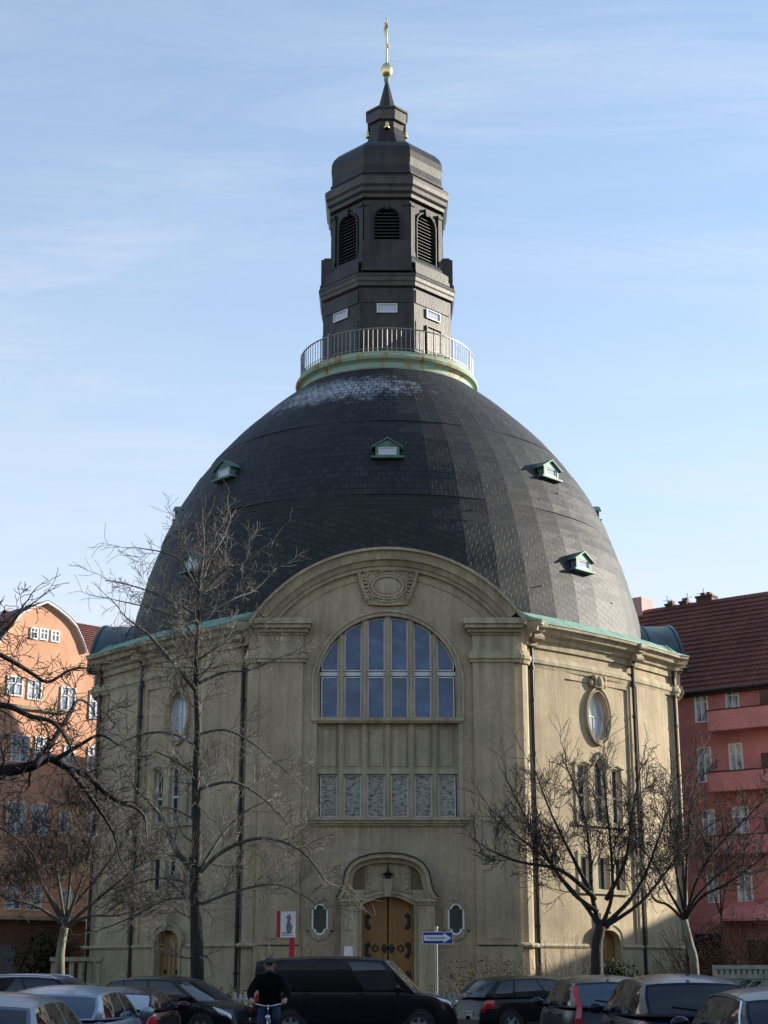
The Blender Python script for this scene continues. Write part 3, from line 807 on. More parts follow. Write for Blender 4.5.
    # drain pipes
    for u, w in ((-HL + .16, .16), (1.75, .2), (HL + .1, .2)):
        dp = MB(f0); dp.tube([(u, w, 0), (u, w, 16.35)], .085, 8)
        for z in (1.5, 3.5, 6, 8.5, 11, 13.5, 15.0): dp.tube([(u, w, z - .06), (u, w, z + .06)], .12, 8)
        dp.tube([(u, w, 15.9), (u, w, 16.4)], [.09, .2], 8)
        dp.build('drain_pipe', M['drain_metal'], church)

# dome ------------------------------------------------------------
zk = [17.0, 19.125, 21.25, 23.375, 25.5, 27.625, 29.75, 31.875, 34.0]
rk = [14.18, 13.95, 13.49, 12.84, 12.0, 10.81, 9.16, 7.04, 4.5]
def drad(z):
    # Catmull-Rom through the knots
    i = min(max(int((z - 17) / 2.125), 0), 7); t = (z - zk[i]) / 2.125
    p1, p2 = rk[i], rk[i + 1]; p0 = rk[i - 1] if i else 2 * p1 - p2; p3 = rk[i + 2] if i < 7 else 2 * p2 - p1 - .3
    return .5 * (2 * p1 + (p2 - p0) * t + (2 * p0 - 5 * p1 + 4 * p2 - p3) * t * t + (3 * p1 - p0 - 3 * p2 + p3) * t ** 3)
NS = 56
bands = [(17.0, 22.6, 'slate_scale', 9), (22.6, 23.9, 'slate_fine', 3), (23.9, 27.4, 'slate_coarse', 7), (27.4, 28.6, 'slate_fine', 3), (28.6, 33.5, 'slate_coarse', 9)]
dm = MB(); uvs = []
arc_len = 0
for bi, (z0, z1, mt, n_) in enumerate(bands):
    b0 = len(dm.v); rm = drad((z0 + z1) / 2); pr = None; al = 0
    for i in range(n_ + 1):
        z = z0 + (z1 - z0) * i / n_; r_ = drad(z) + (.03 if bi % 2 == 0 else .0)
        if pr: al += sqrt((z - pr[1]) ** 2 + (r_ - pr[0]) ** 2)
        pr = (r_, z)
        for k in range(NS + 1):
            a = 2 * pi * (k + .5) / NS
            wob = 1 + .002 * sin(k * 7.3 + i * 1.7)
            dm.v.append(Vector((r_ * wob * sin(a), -r_ * wob * cos(a), z))); uvs.append((a * rm, al + arc_len))
    for i in range(n_):
        for k in range(NS):
            dm.f.append([b0 + i * (NS + 1) + k, b0 + i * (NS + 1) + k + 1, b0 + (i + 1) * (NS + 1) + k + 1, b0 + (i + 1) * (NS + 1) + k])
            dm.m.append({'slate_scale': 0, 'slate_fine': 1, 'slate_coarse': 2}[mt])
dm.uv = uvs
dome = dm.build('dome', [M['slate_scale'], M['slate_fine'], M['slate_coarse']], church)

# dormers
def dormer(az, z, sc=1.0):
    r_ = drad(z)
    c, s = cos(az), sin(az)
    def f(u, w, h): # u along, w outward from dome surface at z, h up
        x, y = u * sc, -(r_ + w * sc)
        return Vector((x * c - y * s, x * s + y * c, z + h * sc))
    d = MB(f)
    gab = [(-.8, 0), (-.8, .62), (0, 1.08), (.8, .62), (.8, 0)]
    d.prism([(-.66, 0), (-.66, .6), (0, .95), (.66, .6), (.66, 0)], -1.6, .3, [[(-.5, .1), (-.5, .55), (.5, .55), (.5, .1)]])
    # roof slabs
    for sg in (-1, 1):
        d.add([(0, -2.6, 1.08), (0, .42, 1.08), (sg * .86, .42, .56), (sg * .86, -1.9, .56), (0, -2.6, 1.0), (0, .42, 1.0), (sg * .86, .42, .49), (sg * .86, -1.9, .49)],
              [(0, 1, 2, 3), (4, 7, 6, 5), (1, 5, 6, 2), (2, 6, 7, 3), (0, 4, 5, 1)])
    d.box(-.9, .9, .0, .42, -.1, .0)
    o = d.build('dormer', M['patina_green_dormer'], church)
    w = MB(f); w.prism([(-.5, .1), (-.5, .55), (.5, .55), (.5, .1)], .2, .27, [[(-.43, .16), (-.43, .5), (.43, .5), (.43, .16)]])
    w.build('frame', M['window_white'], o)
    g = MB(f); g.box(-.46, .46, .19, .22, .13, .53); g.build('pane', M['glass_pale'], o)
plain('patina_green_dormer', (.075, .16, .13), .6, .1, .3, 2, .1, 20)
for k in (-2, -1, 0, 1, 2, 3): dormer(k * pi / 4, 26.05, .9)
for az in (pi / 4, -pi / 4): dormer(az, 20.8, .9)
vt = MB()
a = R(107); r_ = drad(29.6); px_, py_ = r_ * sin(a), -r_ * cos(a)
vt.box(px_ - .35, px_ + .35, py_ - .3, py_ + .3, 29.0, 30.5); vt.box(px_ - .4, px_ + .4, py_ - .35, py_ + .35, 30.5, 30.6)
vt.build('roof_vent', M['patina_green_dormer'], church)
hk = MB()
for k in range(12):
    a = -1.35 + 2.7 * ((k * .618) % 1); z = (19.5, 23.2, 25.2)[k % 3]; r_ = drad(z)
    hk.tube([((r_ - .05) * sin(a), -(r_ - .05) * cos(a), z), ((r_ + .14) * sin(a), -(r_ + .14) * cos(a), z + .02)], .03, 5)
hk.build('roof_hook', M['lantern_metal'], church)

# gallery ring and railing
rg = MB(); rg.lathe([(4.7, 32.9), (5.2, 33.05), (5.3, 33.2), (5.3, 33.42), (5.12, 33.5), (5.0, 33.62), (5.0, 33.85), (5.1, 33.95), (5.28, 34.0), (5.33, 34.15), (5.25, 34.3), (5.1, 34.36), (5.1, 34.5), (3.3, 34.55)], 72)
rg.build('gallery_ring', M['patina_rust'], church, smooth=True, angle=35)
rl = MB(); RR = 5.03
for k in range(120):
    a = 2 * pi * k / 120; x, y = RR * sin(a), -RR * cos(a)
    rl.tube([(x, y, 34.5), (x, y, 35.85)], .02 if k % 8 else .04, 4)
for z, r_ in ((35.87, .045), (34.68, .025)):
    rl.tube([(RR * sin(2 * pi * k / 72), -RR * cos(2 * pi * k / 72), z) for k in range(73)], r_, 5)
for a in (R(-108), R(108), R(-40)):
    x, y = (RR + .1) * sin(a), -(RR + .1) * cos(a)
    rl.tube([(x, y, 34.2), (x, y, 36.0)], .05, 5)
rl.build('gallery_railing', M['railing_metal'], church)

# lantern: octagon with faces square to the street --------------------
ZA = lambda ap: ap / cos(pi / 8)
def octa(mb, prof): mb.lathe([(ZA(a_), z) for a_, z in prof], 8, ph=pi / 8)
def f_face(k, ap):
    rot = k * pi / 4; c, s = cos(rot), sin(rot)
    def f(u, w, z):
        x, y = u, -(ap + w); return Vector((x * c - y * s, x * s + y * c, z))
    return f
lb = MB()
octa(lb, [(3.78, 34.5), (3.78, 35.0), (3.72, 35.05), (3.7, 38.9), (3.82, 39.0), (3.84, 39.1)])
octa(lb, [(3.55, 39.95), (3.5, 40.3), (3.42, 40.9), (3.36, 41.1), (3.2, 41.15)])
for k in range(8):
    f = f_face(k, 3.7)
    lb.fn = f
    lb.box(-1.42, 1.42, -.02, .05, 38.0, 38.8); lb.box(-1.42, 1.42, -.02, .04, 35.2, 36.9)
    ht = 41.75 if k % 2 == 0 else 40.55
    lb.fn = f_face(k, 3.2)
    pr_ = .66 if k % 2 == 0 else .5
    lb.prism([(-1.38, 39.9), (-1.38, ht), (1.38, ht), (1.38, 39.9)], 0, pr_)
    lb.box(-1.3, 1.3, 0, pr_ - .16, ht, ht + .14); lb.box(-1.42, 1.42, 0, pr_ + .06, 39.9, 40.1)
lb.fn = None
lb.build('lantern_base', M['lantern_metal'], church)
lc = MB(); octa(lc, [(3.7, 38.95), (3.85, 39.0), (3.88, 39.2), (3.92, 39.3), (3.94, 39.5), (3.98, 39.6), (3.96, 39.72), (3.75, 39.82), (3.5, 39.98)])
lc.build('lantern_cornice', M['lantern_trim'], church); lc = MB(); octa(lc, [(3.3, 44.75), (3.4, 44.8), (3.42, 45.0), (3.55, 45.15), (3.55, 45.4), (3.64, 45.55), (3.68, 45.8), (3.68, 46.0), (3.5, 46.2), (3.3, 46.35)])
lc.build('lantern_cornice', M['lantern_trim'], church); lc = MB(); octa(lc, [(1.05, 51.2), (1.17, 51.25), (1.2, 51.9), (1.28, 51.95), (1.28, 52.08), (.6, 52.2)])
lc.build('lantern_cornice', M['lantern_trim'], church)
bf = MB(); BA = 3.2; LW = .72
lv_hi = lambda u: 43.45 + sqrt(max(0, LW * LW - u * u)) * .95
for k in range(8):
    bf.fn = f_face(k, BA); half = BA * math.tan(pi / 8)
    lo = 41.95 if k % 2 == 0 else 40.95
    bf.slit(-half, half, 40.0, 44.85, [(-LW, LW, lambda u, lo=lo: lo, lv_hi, 14)], .3, maxstep=2)
    for sg in (-1, 1):
        a_, b_ = sorted((sg * (half - .32), sg * half)); bf.box(a_, b_, -.02, .1, 41.1, 44.3); bf.box(a_ - .04, b_, -.02, .16, 44.3, 44.5)
        bf.box(a_ - .03, b_, -.02, .14, 41.1, 41.4)
    pts = [(LW * 1.12 * cos(pi * j / 12), .05, 43.45 + LW * 1.1 * sin(pi * j / 12)) for j in range(13)]
    bf.tube(pts, .07, 6); bf.tube([pts[0], (LW * 1.12, .05, lo)], .06, 6); bf.tube([pts[-1], (-LW * 1.12, .05, lo)], .06, 6)
    bf.prism([(-.1, 44.05), (-.16, 44.5), (.16, 44.5), (.1, 44.05)], 0, .18)
    bf.box(-LW - .15, LW + .15, -.02, .14, lo - .12, lo)
bf.fn = None; bf.build('belfry', M['lantern_metal'], church)
for k in (-2, -1, 0, 1, 2):
    lv = MB(f_face(k, BA)); lo = 41.95 if k % 2 == 0 else 40.95
    for j in range(18):
        z = lo + .1 + j * .21
        if z > 44.05: break
        w = LW if z < 43.45 else sqrt(max(.01, LW ** 2 - ((z - 43.45) / .95) ** 2))
        lv.add([(-w, -.04, z - .07), (w, -.04, z - .07), (w, -.26, z + .08), (-w, -.26, z + .08), (-w, -.04, z - .1), (w, -.04, z - .1), (w, -.26, z + .05), (-w, -.26, z + .05)],
               [(0, 1, 2, 3), (4, 7, 6, 5), (0, 4, 5, 1), (2, 6, 7, 3)])
    lv.build('louvre', M['louvre'], church)
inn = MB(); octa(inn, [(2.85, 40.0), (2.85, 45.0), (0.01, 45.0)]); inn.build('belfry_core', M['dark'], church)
lr = MB(); octa(lr, [(3.3, 46.3), (3.28, 46.6), (3.24, 47.0), (3.32, 47.5), (3.3, 47.95), (3.17, 48.3), (2.9, 48.65), (2.45, 48.95), (1.95, 49.15), (1.55, 49.4), (1.28, 49.8), (1.1, 50.3), (1.0, 50.8), (1.02, 51.2)])
octa(lr, [(.62, 52.15), (.5, 52.6), (.28, 53.6), (.1, 54.4), (.02, 54.5)])
octa(lr, [(3.3, 46.35), (3.36, 46.4), (3.36, 46.5), (3.28, 46.52)])
lr.build('lantern_roof', M['lantern_metal'], church, smooth=False)
for k in (-2, 0, 2):
    bells = MB()
    rot = k * pi / 4; x, y = 1.12 * sin(rot), -1.12 * cos(rot)
    bells.lathe([(.02, .5), (.1, .48), (.13, .3), (.14, .12), (.2, 0), (.12, -.02)], 12, (x, y, 50.6))
    bells.build('clock_bell', M['gold'], church, smooth=True)
for k in (-1, 0, 1):
    f = f_face(k, 3.7)
    pane_part(church, f, [(-.58, 37.35), (-.58, 37.9), (.58, 37.9), (.58, 37.35)], .06, M['glass_pale'], [], M['window_white'], 'lantern_window', .06)
ld = MB(f_face(1, 3.7)); ld.box(-.55, .55, .03, .1, 34.6, 36.7); ld.box(-.62, -.55, .03, .14, 34.6, 36.8); ld.box(.55, .62, .03, .14, 34.6, 36.8); ld.box(-.62, .62, .03, .14, 36.8, 36.87); ld.box(-.03, .03, .1, .12, 34.6, 36.7)
ld.build('lantern_door', M['lantern_trim'], church)
fn_ = MB(); fn_.lathe([(.0, 55.85), (.12, 55.8), (.28, 55.62), (.36, 55.35), (.34, 55.1), (.24, 54.88), (.12, 54.8)], 20)
fn_.tube([(0, 0, 55.8), (0, 0, 59.0)], [.07, .045], 8)
# cross seen almost edge-on, with a figure on it
fn_.box(-.035, .035, -.04, .04, 58.2, 59.05)
fn_.add([(-.06, -.55, 58.25), (.06, -.55, 58.25), (.1, .55, 58.35), (-.02, .55, 58.35), (-.06, -.55, 58.35), (.06, -.55, 58.35), (.1, .55, 58.45), (-.02, .55, 58.45)], [(0, 3, 2, 1), (4, 5, 6, 7), (0, 1, 5, 4), (1, 2, 6, 5), (2, 3, 7, 6), (3, 0, 4, 7)])
fn_.tube([(-.1, 0, 58.55), (-.12, 0, 58.2), (-.07, 0, 57.7), (.0, 0, 57.3)], [.04, .09, .08, .04], 8); fn_.tube([(.09, 0, 57.2), (.12, 0, 56.9)], .05, 6); fn_.ball((-.09, 0, 58.66), .07)
fn_.build('gilded_cross', M['gold'], church, smooth=True, angle=40)
cl = MB(); cl.lathe([(.1, 54.4), (.16, 54.5), (.18, 54.7), (.13, 54.82)], 12); cl.build('finial_collar', M['patina'], church)

# ---------------------------------------------------------------- houses
def house_frame(A, t):
    n = (t[1], -t[0])        # outward (towards the camera side)
    return lambda u, w, z: Vector((A[0] + t[0] * u + n[0] * w, A[1] + t[1] * u + n[1] * w, z))
def house_window(par, f, A, t, x0, x1, y0, y1, mat, mull=True, base_z=0):
    u0, zt_ = on_plane(x0, y0, A, t); u1, zb_ = on_plane(x1, y1, A, t)
    if u1 < u0: u0, u1 = u1, u0
    mz = zb_ + (zt_ - zb_) * .62; mu = (u0 + u1) / 2
    fr = [(mu - .028, mu + .028, zb_ + .05, zt_ - .05), (u0 + .05, u1 - .05, mz - .028, mz + .028)] if mull else []
    o = pane_part(par, f, [(u0, zb_), (u0, zt_), (u1, zt_), (u1, zb_)], .03, mat, fr, M['frame_white'], 'window', .075)
    return u0, u1, zb_, zt_
# --- red house on the right
RA = (17.4, 92.0); _l = sqrt(4.6 ** 2 + 3.5 ** 2); RT = (4.6 / _l, -3.5 / _l)
fr_ = house_frame(RA, RT)
rh = empty('red_house', (RA[0], RA[1], 0)); tag(rh, 'dusky red plastered apartment house with steep red tiled roof and balconies, right of the church', 'house')
def rel(f, o):
    L_ = Vector(o.location); return lambda u, w, z: f(u, w, z) - L_
fr_ = rel(fr_, rh)
ue, ze = on_plane(768, 660, RA, RT); EZ = 17.2
U0, U1, DP = -9.0, 8.6, 13.0
b_ = MB(fr_); b_.prism([(U0, 0), (U0, EZ), (U1, EZ), (U1, 0)], 0, -DP)
b_.prism([(0, 0)], 0, 0) if 0 else None
b_.build('wall', M['red_plaster'], rh)
RZ = 24.3
rf = MB()
uvr = []
def roof_quad(mb, f, u0, u1, w0, z0, w1, z1, th=.12, mi=0):
    L_ = sqrt((w1 - w0) ** 2 + (z1 - z0) ** 2)
    for (u, w, z, v) in ((u0, w0, z0, 0), (u1, w0, z0, 0), (u1, w1, z1, L_), (u0, w1, z1, L_)):
        mb.v.append(f(u, w, z)); mb.uv.append((u, v))
    k = len(mb.v) - 4; mb.f.append([k, k + 1, k + 2, k + 3]); mb.m.append(mi)
rf.uv = []
rows = 20
for i in range(rows):   # courses of tiles laid as real laps
    t0, t1 = i / rows, (i + 1) / rows
    w0, z0 = .55 + (-6.5 - .55) * t0, EZ + .1 + (RZ - EZ) * t0; w1, z1 = .55 + (-6.5 - .55) * t1, EZ + .1 + (RZ - EZ) * t1
    roof_quad(rf, fr_, U0 - .3, U1 + .3, w0 + .05, z0 + .05, w1, z1)
    roof_quad(rf, fr_, U0 - .3, U1 + .3, w0, z0 - .02, w0 + .05, z0 + .05)
roof_quad(rf, fr_, U1 + .3, U0 - .3, -13.5, EZ + .1, -6.5, RZ + .1)
rr = rf.build('roof', M['red_tiles'], rh)
ge = MB(fr_)
for u in (U0, U1): ge.add([(u, 0, EZ), (u, -6.5, RZ), (u, -DP, EZ)], [(0, 1, 2)])
ge.build('gable_wall', M['red_plaster'], rh)
gt = MB(fr_); gt.tube([(U0 - .3, .62, EZ + .05), (U1 + .3, .62, EZ + .05)], .1, 8); gt.box(U0 - .3, U1 + .3, .0, .55, EZ - .12, EZ + .02)
gt.build('gutter', M['drain_metal'], rh)
for (x, y, wd, hh_) in ((671, 606, .5, .15), (685, 604, .5, .2), (706, 600, 1.1, .5)):
    ac = (RA[0] - 6.3 * RT[1] * -1 * -1, RA[1]) 
    # ridge plane lies 6.5 m behind the facade
    Ar = (RA[0] - 6.5 * RT[1], RA[1] + 6.5 * RT[0]); u, z = on_plane(x, y, Ar, RT)
    c_ = MB(fr_); c_.box(u - wd / 2, u + wd / 2, -7.0, -6.2, RZ - 1.2, RZ + hh_ * .55); c_.box(u - wd / 2 - .06, u + wd / 2 + .06, -7.06, -6.14, RZ + hh_ * .55, RZ + hh_ * .55 + .12)
    c_.box(u - wd * .3, u - wd * .05, -6.8, -6.4, RZ + hh_ * .55 + .12, RZ + hh_ * .55 + .35); c_.box(u + wd * .08, u + wd * .3, -6.8, -6.4, RZ + hh_ * .55 + .12, RZ + hh_ * .55 + .35)
    c_.build('chimney', M['awning_brown'], rr)
# tall pink party wall stack
Ar = (RA[0] - 6.5 * RT[1], RA[1] + 6.5 * RT[0]); u0, _z = on_plane(631, 598, Ar, RT); u1, _z = on_plane(645, 598, Ar, RT)
c_ = MB(fr_); c_.box(u0, u1, -7.6, -6.0, RZ - 2, _z); c_.build('chimney', M['pink_plaster'] if 'pink_plaster' in M else stucco('pink_plaster', (.62, .36, .33), .1, (.4, .25, .22)), rr)
an = MB(fr_)
for (x, y0_) in ((667, 596), (687, 593), (700, 589)):
    u, z = on_plane(x, y0_, Ar, RT); an.tube([(u, -6.5, RZ - .1), (u + (.25 if x == 700 else 0), -6.5, z)], .03, 5)
    an.tube([(u - .3, -6.5, z - .3), (u + .4, -6.5, z - .3)], .015, 4)
an.build('antenna', M['steel'], rr)
for w_ in ((694, 709, 690.5, 722), (725, 740, 686, 712), (697, 713, 748, 782), (728.5, 744, 744, 771), (702, 716, 810, 835), (732.6, 750, 807, 833), (707, 720, 873, 903), (736.6, 753.7, 870, 902), (668, 679, 696, 728), (669, 679, 754, 786)):
    house_window(rh, fr_, RA, RT, *w_, M['glass_curtain'])
def balcony(x0, yt, yb, xr_=790, proj=1.2):
    u0, zt_ = on_plane(x0, yt, RA, RT); _, zb_ = on_plane(x0, yb, RA, RT)
    u1 = U1 - .15
    b2 = MB(fr_); b2.box(u0, u1, .002, proj, zb_, zb_ + .14)
    b2.box(u0, u1, proj - .1, proj, zb_ + .14, zt_); b2.box(u0, u0 + .1, .002, proj - .1, zb_ + .14, zt_); b2.box(u1 - .1, u1, .002, proj - .1, zb_ + .14, zt_)
    o = b2.build('balcony', M['red_plaster'], rh)
    r2 = MB(fr_); r2.box(u0 - .03, u1 + .03, proj - .14, proj + .04, zt_, zt_ + .06); r2.build('coping', M['drain_metal'], o)
    b3 = MB(fr_); b3.box(u0 + 3.2, u0 + 4.0, .9, 1.0, zt_, zt_ + .9) ; b3.build('privacy_screen', M['awning_brown'], o)
balcony(716, 714, 734); balcony(717, 775, 794); balcony(719, 838, 856); 
# ground floor canopy, gate and garage opening
u0, zc = on_plane(722, 903, RA, RT); _, zc2 = on_plane(722, 922, RA, RT)
cn = MB(fr_); cn.add([(u0 + 1, 0, zc + .1), (U1, 0, zc + .1), (U1, 1.6, zc2 + .15), (u0, 1.6, zc2 + .15), (u0, 0, zc2 + .1), (u0, 1.6, zc2), (U1, 1.6, zc2), (U1, 0, zc2)], [(0, 1, 2, 3), (0, 3, 4), (3, 5, 4), (3, 2, 6, 5), (4, 5, 6, 7)])
cn.build('canopy', M['red_plaster'], rh)
u0, z0 = on_plane(695, 934, RA, RT); u1, _ = on_plane(723, 934, RA, RT)
gd = MB(fr_); gd.box(u0, u1, .02, .08, 0, z0); gd.build('door', M['iron'], rh)
gf = MB(fr_); gf.box(u0 - .08, u0, .02, .1, 0, z0 + .08); gf.box(u1, u1 + .08, .02, .1, 0, z0 + .08); gf.box(u0, u1, .02, .1, z0, z0 + .1); gf.build('door_frame', M['lead_grey'], rh)
u0, z0 = on_plane(748, 940, RA, RT)
gd = MB(fr_); gd.box(u0, U1 - .3, .02, .07, 0, z0); gd.build('garage_door', M['awning_brown'], rh)
gd = MB(fr_); gd.box(u0 - .05, U1 - .25, .02, .14, z0, z0 + .08); gd.build('lintel', M['lead_grey'], rh)

# --- orange gabled house on the left
OT = (.72, .694); OA = (xat(50, 93.5, 10), 93.5)
oh = empty('orange_house', (OA[0], OA[1], 0)); tag(oh, 'sunlit orange plastered house with curved white-edged gable, left of the church', 'house')
fo = rel(house_frame(OA, OT), oh)
gp = [on_plane(x, y, OA, OT) for x, y in ((-14, 660), (-7, 650), (4, 634), (12, 622), (23, 612), (36, 606), (46, 602), (57, 609), (68, 618), (76, 627), (82, 640), (86, 652))]
oU0, oU1 = gp[0][0] - 2.0, on_plane(104, 652, OA, OT)[0]
bd = MB(fo)
bd.prism([(oU0, 4.6), (oU0, gp[0][1])] + gp + [(oU1, gp[-1][1] + .0), (oU1, 4.6)], 0, -10)
bd.build('wall', M['orange_plaster'], oh)
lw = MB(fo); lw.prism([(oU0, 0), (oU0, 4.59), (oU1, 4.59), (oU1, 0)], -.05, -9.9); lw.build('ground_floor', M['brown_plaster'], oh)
vg = MB(fo)
gl = gp[:]
vs = []; fs = []
for i, p in enumerate(gl):
    for (dz, w) in ((-.1, .02), (.06, .02), (.06, .22), (-.08, .22)): vs.append((p[0], w, p[1] + dz))
for i in range(len(gl) - 1):
    for k in range(4): fs.append((i * 4 + k, i * 4 + (k + 1) % 4, (i + 1) * 4 + (k + 1) % 4, (i + 1) * 4 + k))
vg.add(vs, fs); vg.build('verge_board', M['plaque_white'], oh)
rfo = MB(); rfo.uv = []
for (p, q) in zip(gl, gl[1:]):
    L_ = sqrt((q[0] - p[0]) ** 2 + (q[1] - p[1]) ** 2)
    for (c, w, v) in ((p, .24, 0), (q, .24, L_), (q, -11, L_), (p, -11, 0)):
        rfo.v.append(fo(c[0], w, c[1] + .09)); rfo.uv.append((w, v))
    k = len(rfo.v) - 4; rfo.f.append([k, k + 1, k + 2, k + 3]); rfo.m.append(0)
# lower wing roof, sloping back to a ridge behind the eave
u1_ = gp[-1][0]
for i in range(14):
    t0, t1 = i / 14, (i + 1) / 14
    roof_quad(rfo, fo, u1_ - 3, oU1 + 6, -.4 - 4.6 * t0, gp[-1][1] + .1 + 2.9 * t0 + .05, -.4 - 4.6 * t1, gp[-1][1] + .1 + 2.9 * t1)
roof_quad(rfo, fo, oU1 + 6, u1_ - 3, -10, gp[-1][1], -5.0, gp[-1][1] + 3.0)
ro = rfo.build('roof', M['red_tiles'], oh)
cg = MB(fo); u_, z_ = on_plane(30, 606, OA, OT); cg.box(u_ - .5, u_ + .5, -6, -5, z_ - 2, z_ + .6); u_, z_ = on_plane(95, 622, OA, OT); cg.box(u_ - .06, u_ + .06, -5, -4.9, z_ - 1, z_ + 1.2)
cg.build('chimney', M['brown_plaster'], ro)
for w_ in ((7.5, 22, 675, 697), (28, 41, 679, 701), (61, 74.5, 686, 712), (90, 101, 690, 720), (30.5, 37.5, 627, 640), (40, 47.5, 628, 641), (51, 59, 630, 643),
           (12, 28, 734, 763), (35, 50, 736, 764), (88, 97, 746, 772), (64, 73, 744, 766), (8, 24, 801, 836), (32, 46, 803, 836), (60, 68, 810, 834), (86, 95, 812, 836),
           (7, 20, 883, 910), (27, 41, 886, 911), (61, 71, 889, 912)):
    u0, u1, zb_, zt_ = house_window(oh, fo, OA, OT, *w_, M['glass_curtain'])
ld_ = MB(fo)
ua, za = on_plane(2, 702, OA, OT); ub, _ = on_plane(66, 705, OA, OT); ld_.box(ua, ub, .0, .18, za - .25, za - .05)
ld_.box(oU0, oU1, 0, .6, 4.4, 4.62)
ld_.build('ledge', M['trim'], oh)
ob = MB(fo); ua, za = on_plane(64, 786, OA, OT); ub, _ = on_plane(98, 792, OA, OT)
ob.box(ua, ub, .0, .9, za - 1.1, za - 1.0); ob.box(ua, ub, .85, .9, za - .08, za)
for k in range(20): u = ua + (ub - ua) * k / 19; ob.box(u - .02, u + .02, .86, .89, za - 1.0, za - .08)
ob.build('balcony', M['iron'], oh)
gg = MB(fo); ua, za = on_plane(-8, 946, OA, OT); ub, _ = on_plane(15, 946, OA, OT); gg.box(ua, ub, -.04, .02, 0, za)
for k in range(7): gg.box(ua, ub, .02, .035, .2 + k * .42, .5 + k * .42)
gg.build('garage_door', M['garage_grey'], oh)

# unseen blocks, placed to shade street, church foot and orange house or dim reflections
def block(name, x0, x1, y0, y1, h, label, mat='orange_plaster', rz=0):
    e = empty(name, ((x0 + x1) / 2, (y0 + y1) / 2, 0), rz); tag(e, label, 'house')
    hx, hy = (x1 - x0) / 2, (y1 - y0) / 2
    m_ = MB(); m_.box(-hx, hx, -hy, hy, 0, h); m_.build('wall', M[mat], e)
    r_ = MB(); r_.uv = []
    for q in (((-hx - .4, -hy - .4, h), (hx + .4, -hy - .4, h), (hx * .3, 0, h + 3), (-hx * .3, 0, h + 3)), ((hx + .4, hy + .4, h), (-hx - .4, hy + .4, h), (-hx * .3, 0, h + 3), (hx * .3, 0, h + 3)),
              ((-hx - .4, hy + .4, h), (-hx - .4, -hy - .4, h), (-hx * .3, 0, h + 3)), ((hx + .4, -hy - .4, h), (hx + .4, hy + .4, h), (hx * .3, 0, h + 3))):
        k = len(r_.v)
        for i, p in enumerate(q): r_.v.append(Vector(p)); r_.uv.append((p[0] + p[1], p[2] * 2))
        r_.f.append([k + i for i in range(len(q))]); r_.m.append(0)
    r_.build('roof', M['red_tiles'], e)
    w_ = MB()
    for fl in range(int(h / 3.6)):
        z = 1.2 + fl * 3.5
        for k in range(int((y1 - y0) / 3)):
            y = -hy + 1.5 + k * 3; w_.box(-hx - .03, -hx + .02, y - .55, y + .55, z, z + 1.8)
    w_.build('windows', M['glass_dark'], e)
block('unseen_apartment_house', 40, 52, -10, 64, 17, 'long pale apartment house across the street, unseen, placed to shade the cars', 'trim')
block('unseen_apartment_house', 58, 72, 88, 128, 19, 'tall plastered apartment house behind the red house, unseen, placed to shade the foot of the church', 'trim')
block('unseen_apartment_house', -8, 20, 118, 130, 21.3, 'unseen block behind the church, added to shade the orange house', 'trim')

block('unseen_apartment_house', -62, 34, -34, -22, 19, 'unseen dark house block behind the viewer, added to dim reflections', 'dim_stone')
block('unseen_apartment_house', -64, -50, -14, 60, 18, 'unseen dark house block left of the street, added to dim reflections', 'dim_stone')
# ---------------------------------------------------------------- ground
def sheet(name, pts, z, mat, **k):
    m_ = MB(); m_.add([(x, y, z) for x, y in pts], [tuple(range(len(pts)))]); o = m_.build(name, M[mat]); tag(o, kind='structure'); return o
sheet('ground', [(-900, -300), (900, -300), (900, 1800), (-900, 1800)], -.13, 'lawn')
sheet('road', [(-200, -40), (200, -40), (200, 47.5), (-200, 47.5)], -.0, 'asphalt')
pv = MB(); pv.box(-70, 70, 47.7, 51.5, -.12, .1); tag(pv.build('pavement', M['paving']), kind='structure')
kb = MB(); kb.box(-70, 70, 47.5, 47.69, -.12, .13); tag(kb.build('kerb', M['kerb']), kind='structure')
sq = MB(); sq.box(-45, 45, 51.52, 69.0, -.12, .04); tag(sq.build('lawn', M['lawn']), kind='structure')
pth = MB(); pth.box(-2.5, 2.8, 51.6, 68.5, .044, .05); tag(pth.build('path', M['paving']), kind='structure')
sq = MB(); sq.box(-45, 45, 69.02, 130, -.12, .0); tag(sq.build('side_street', M['asphalt']), kind='structure')

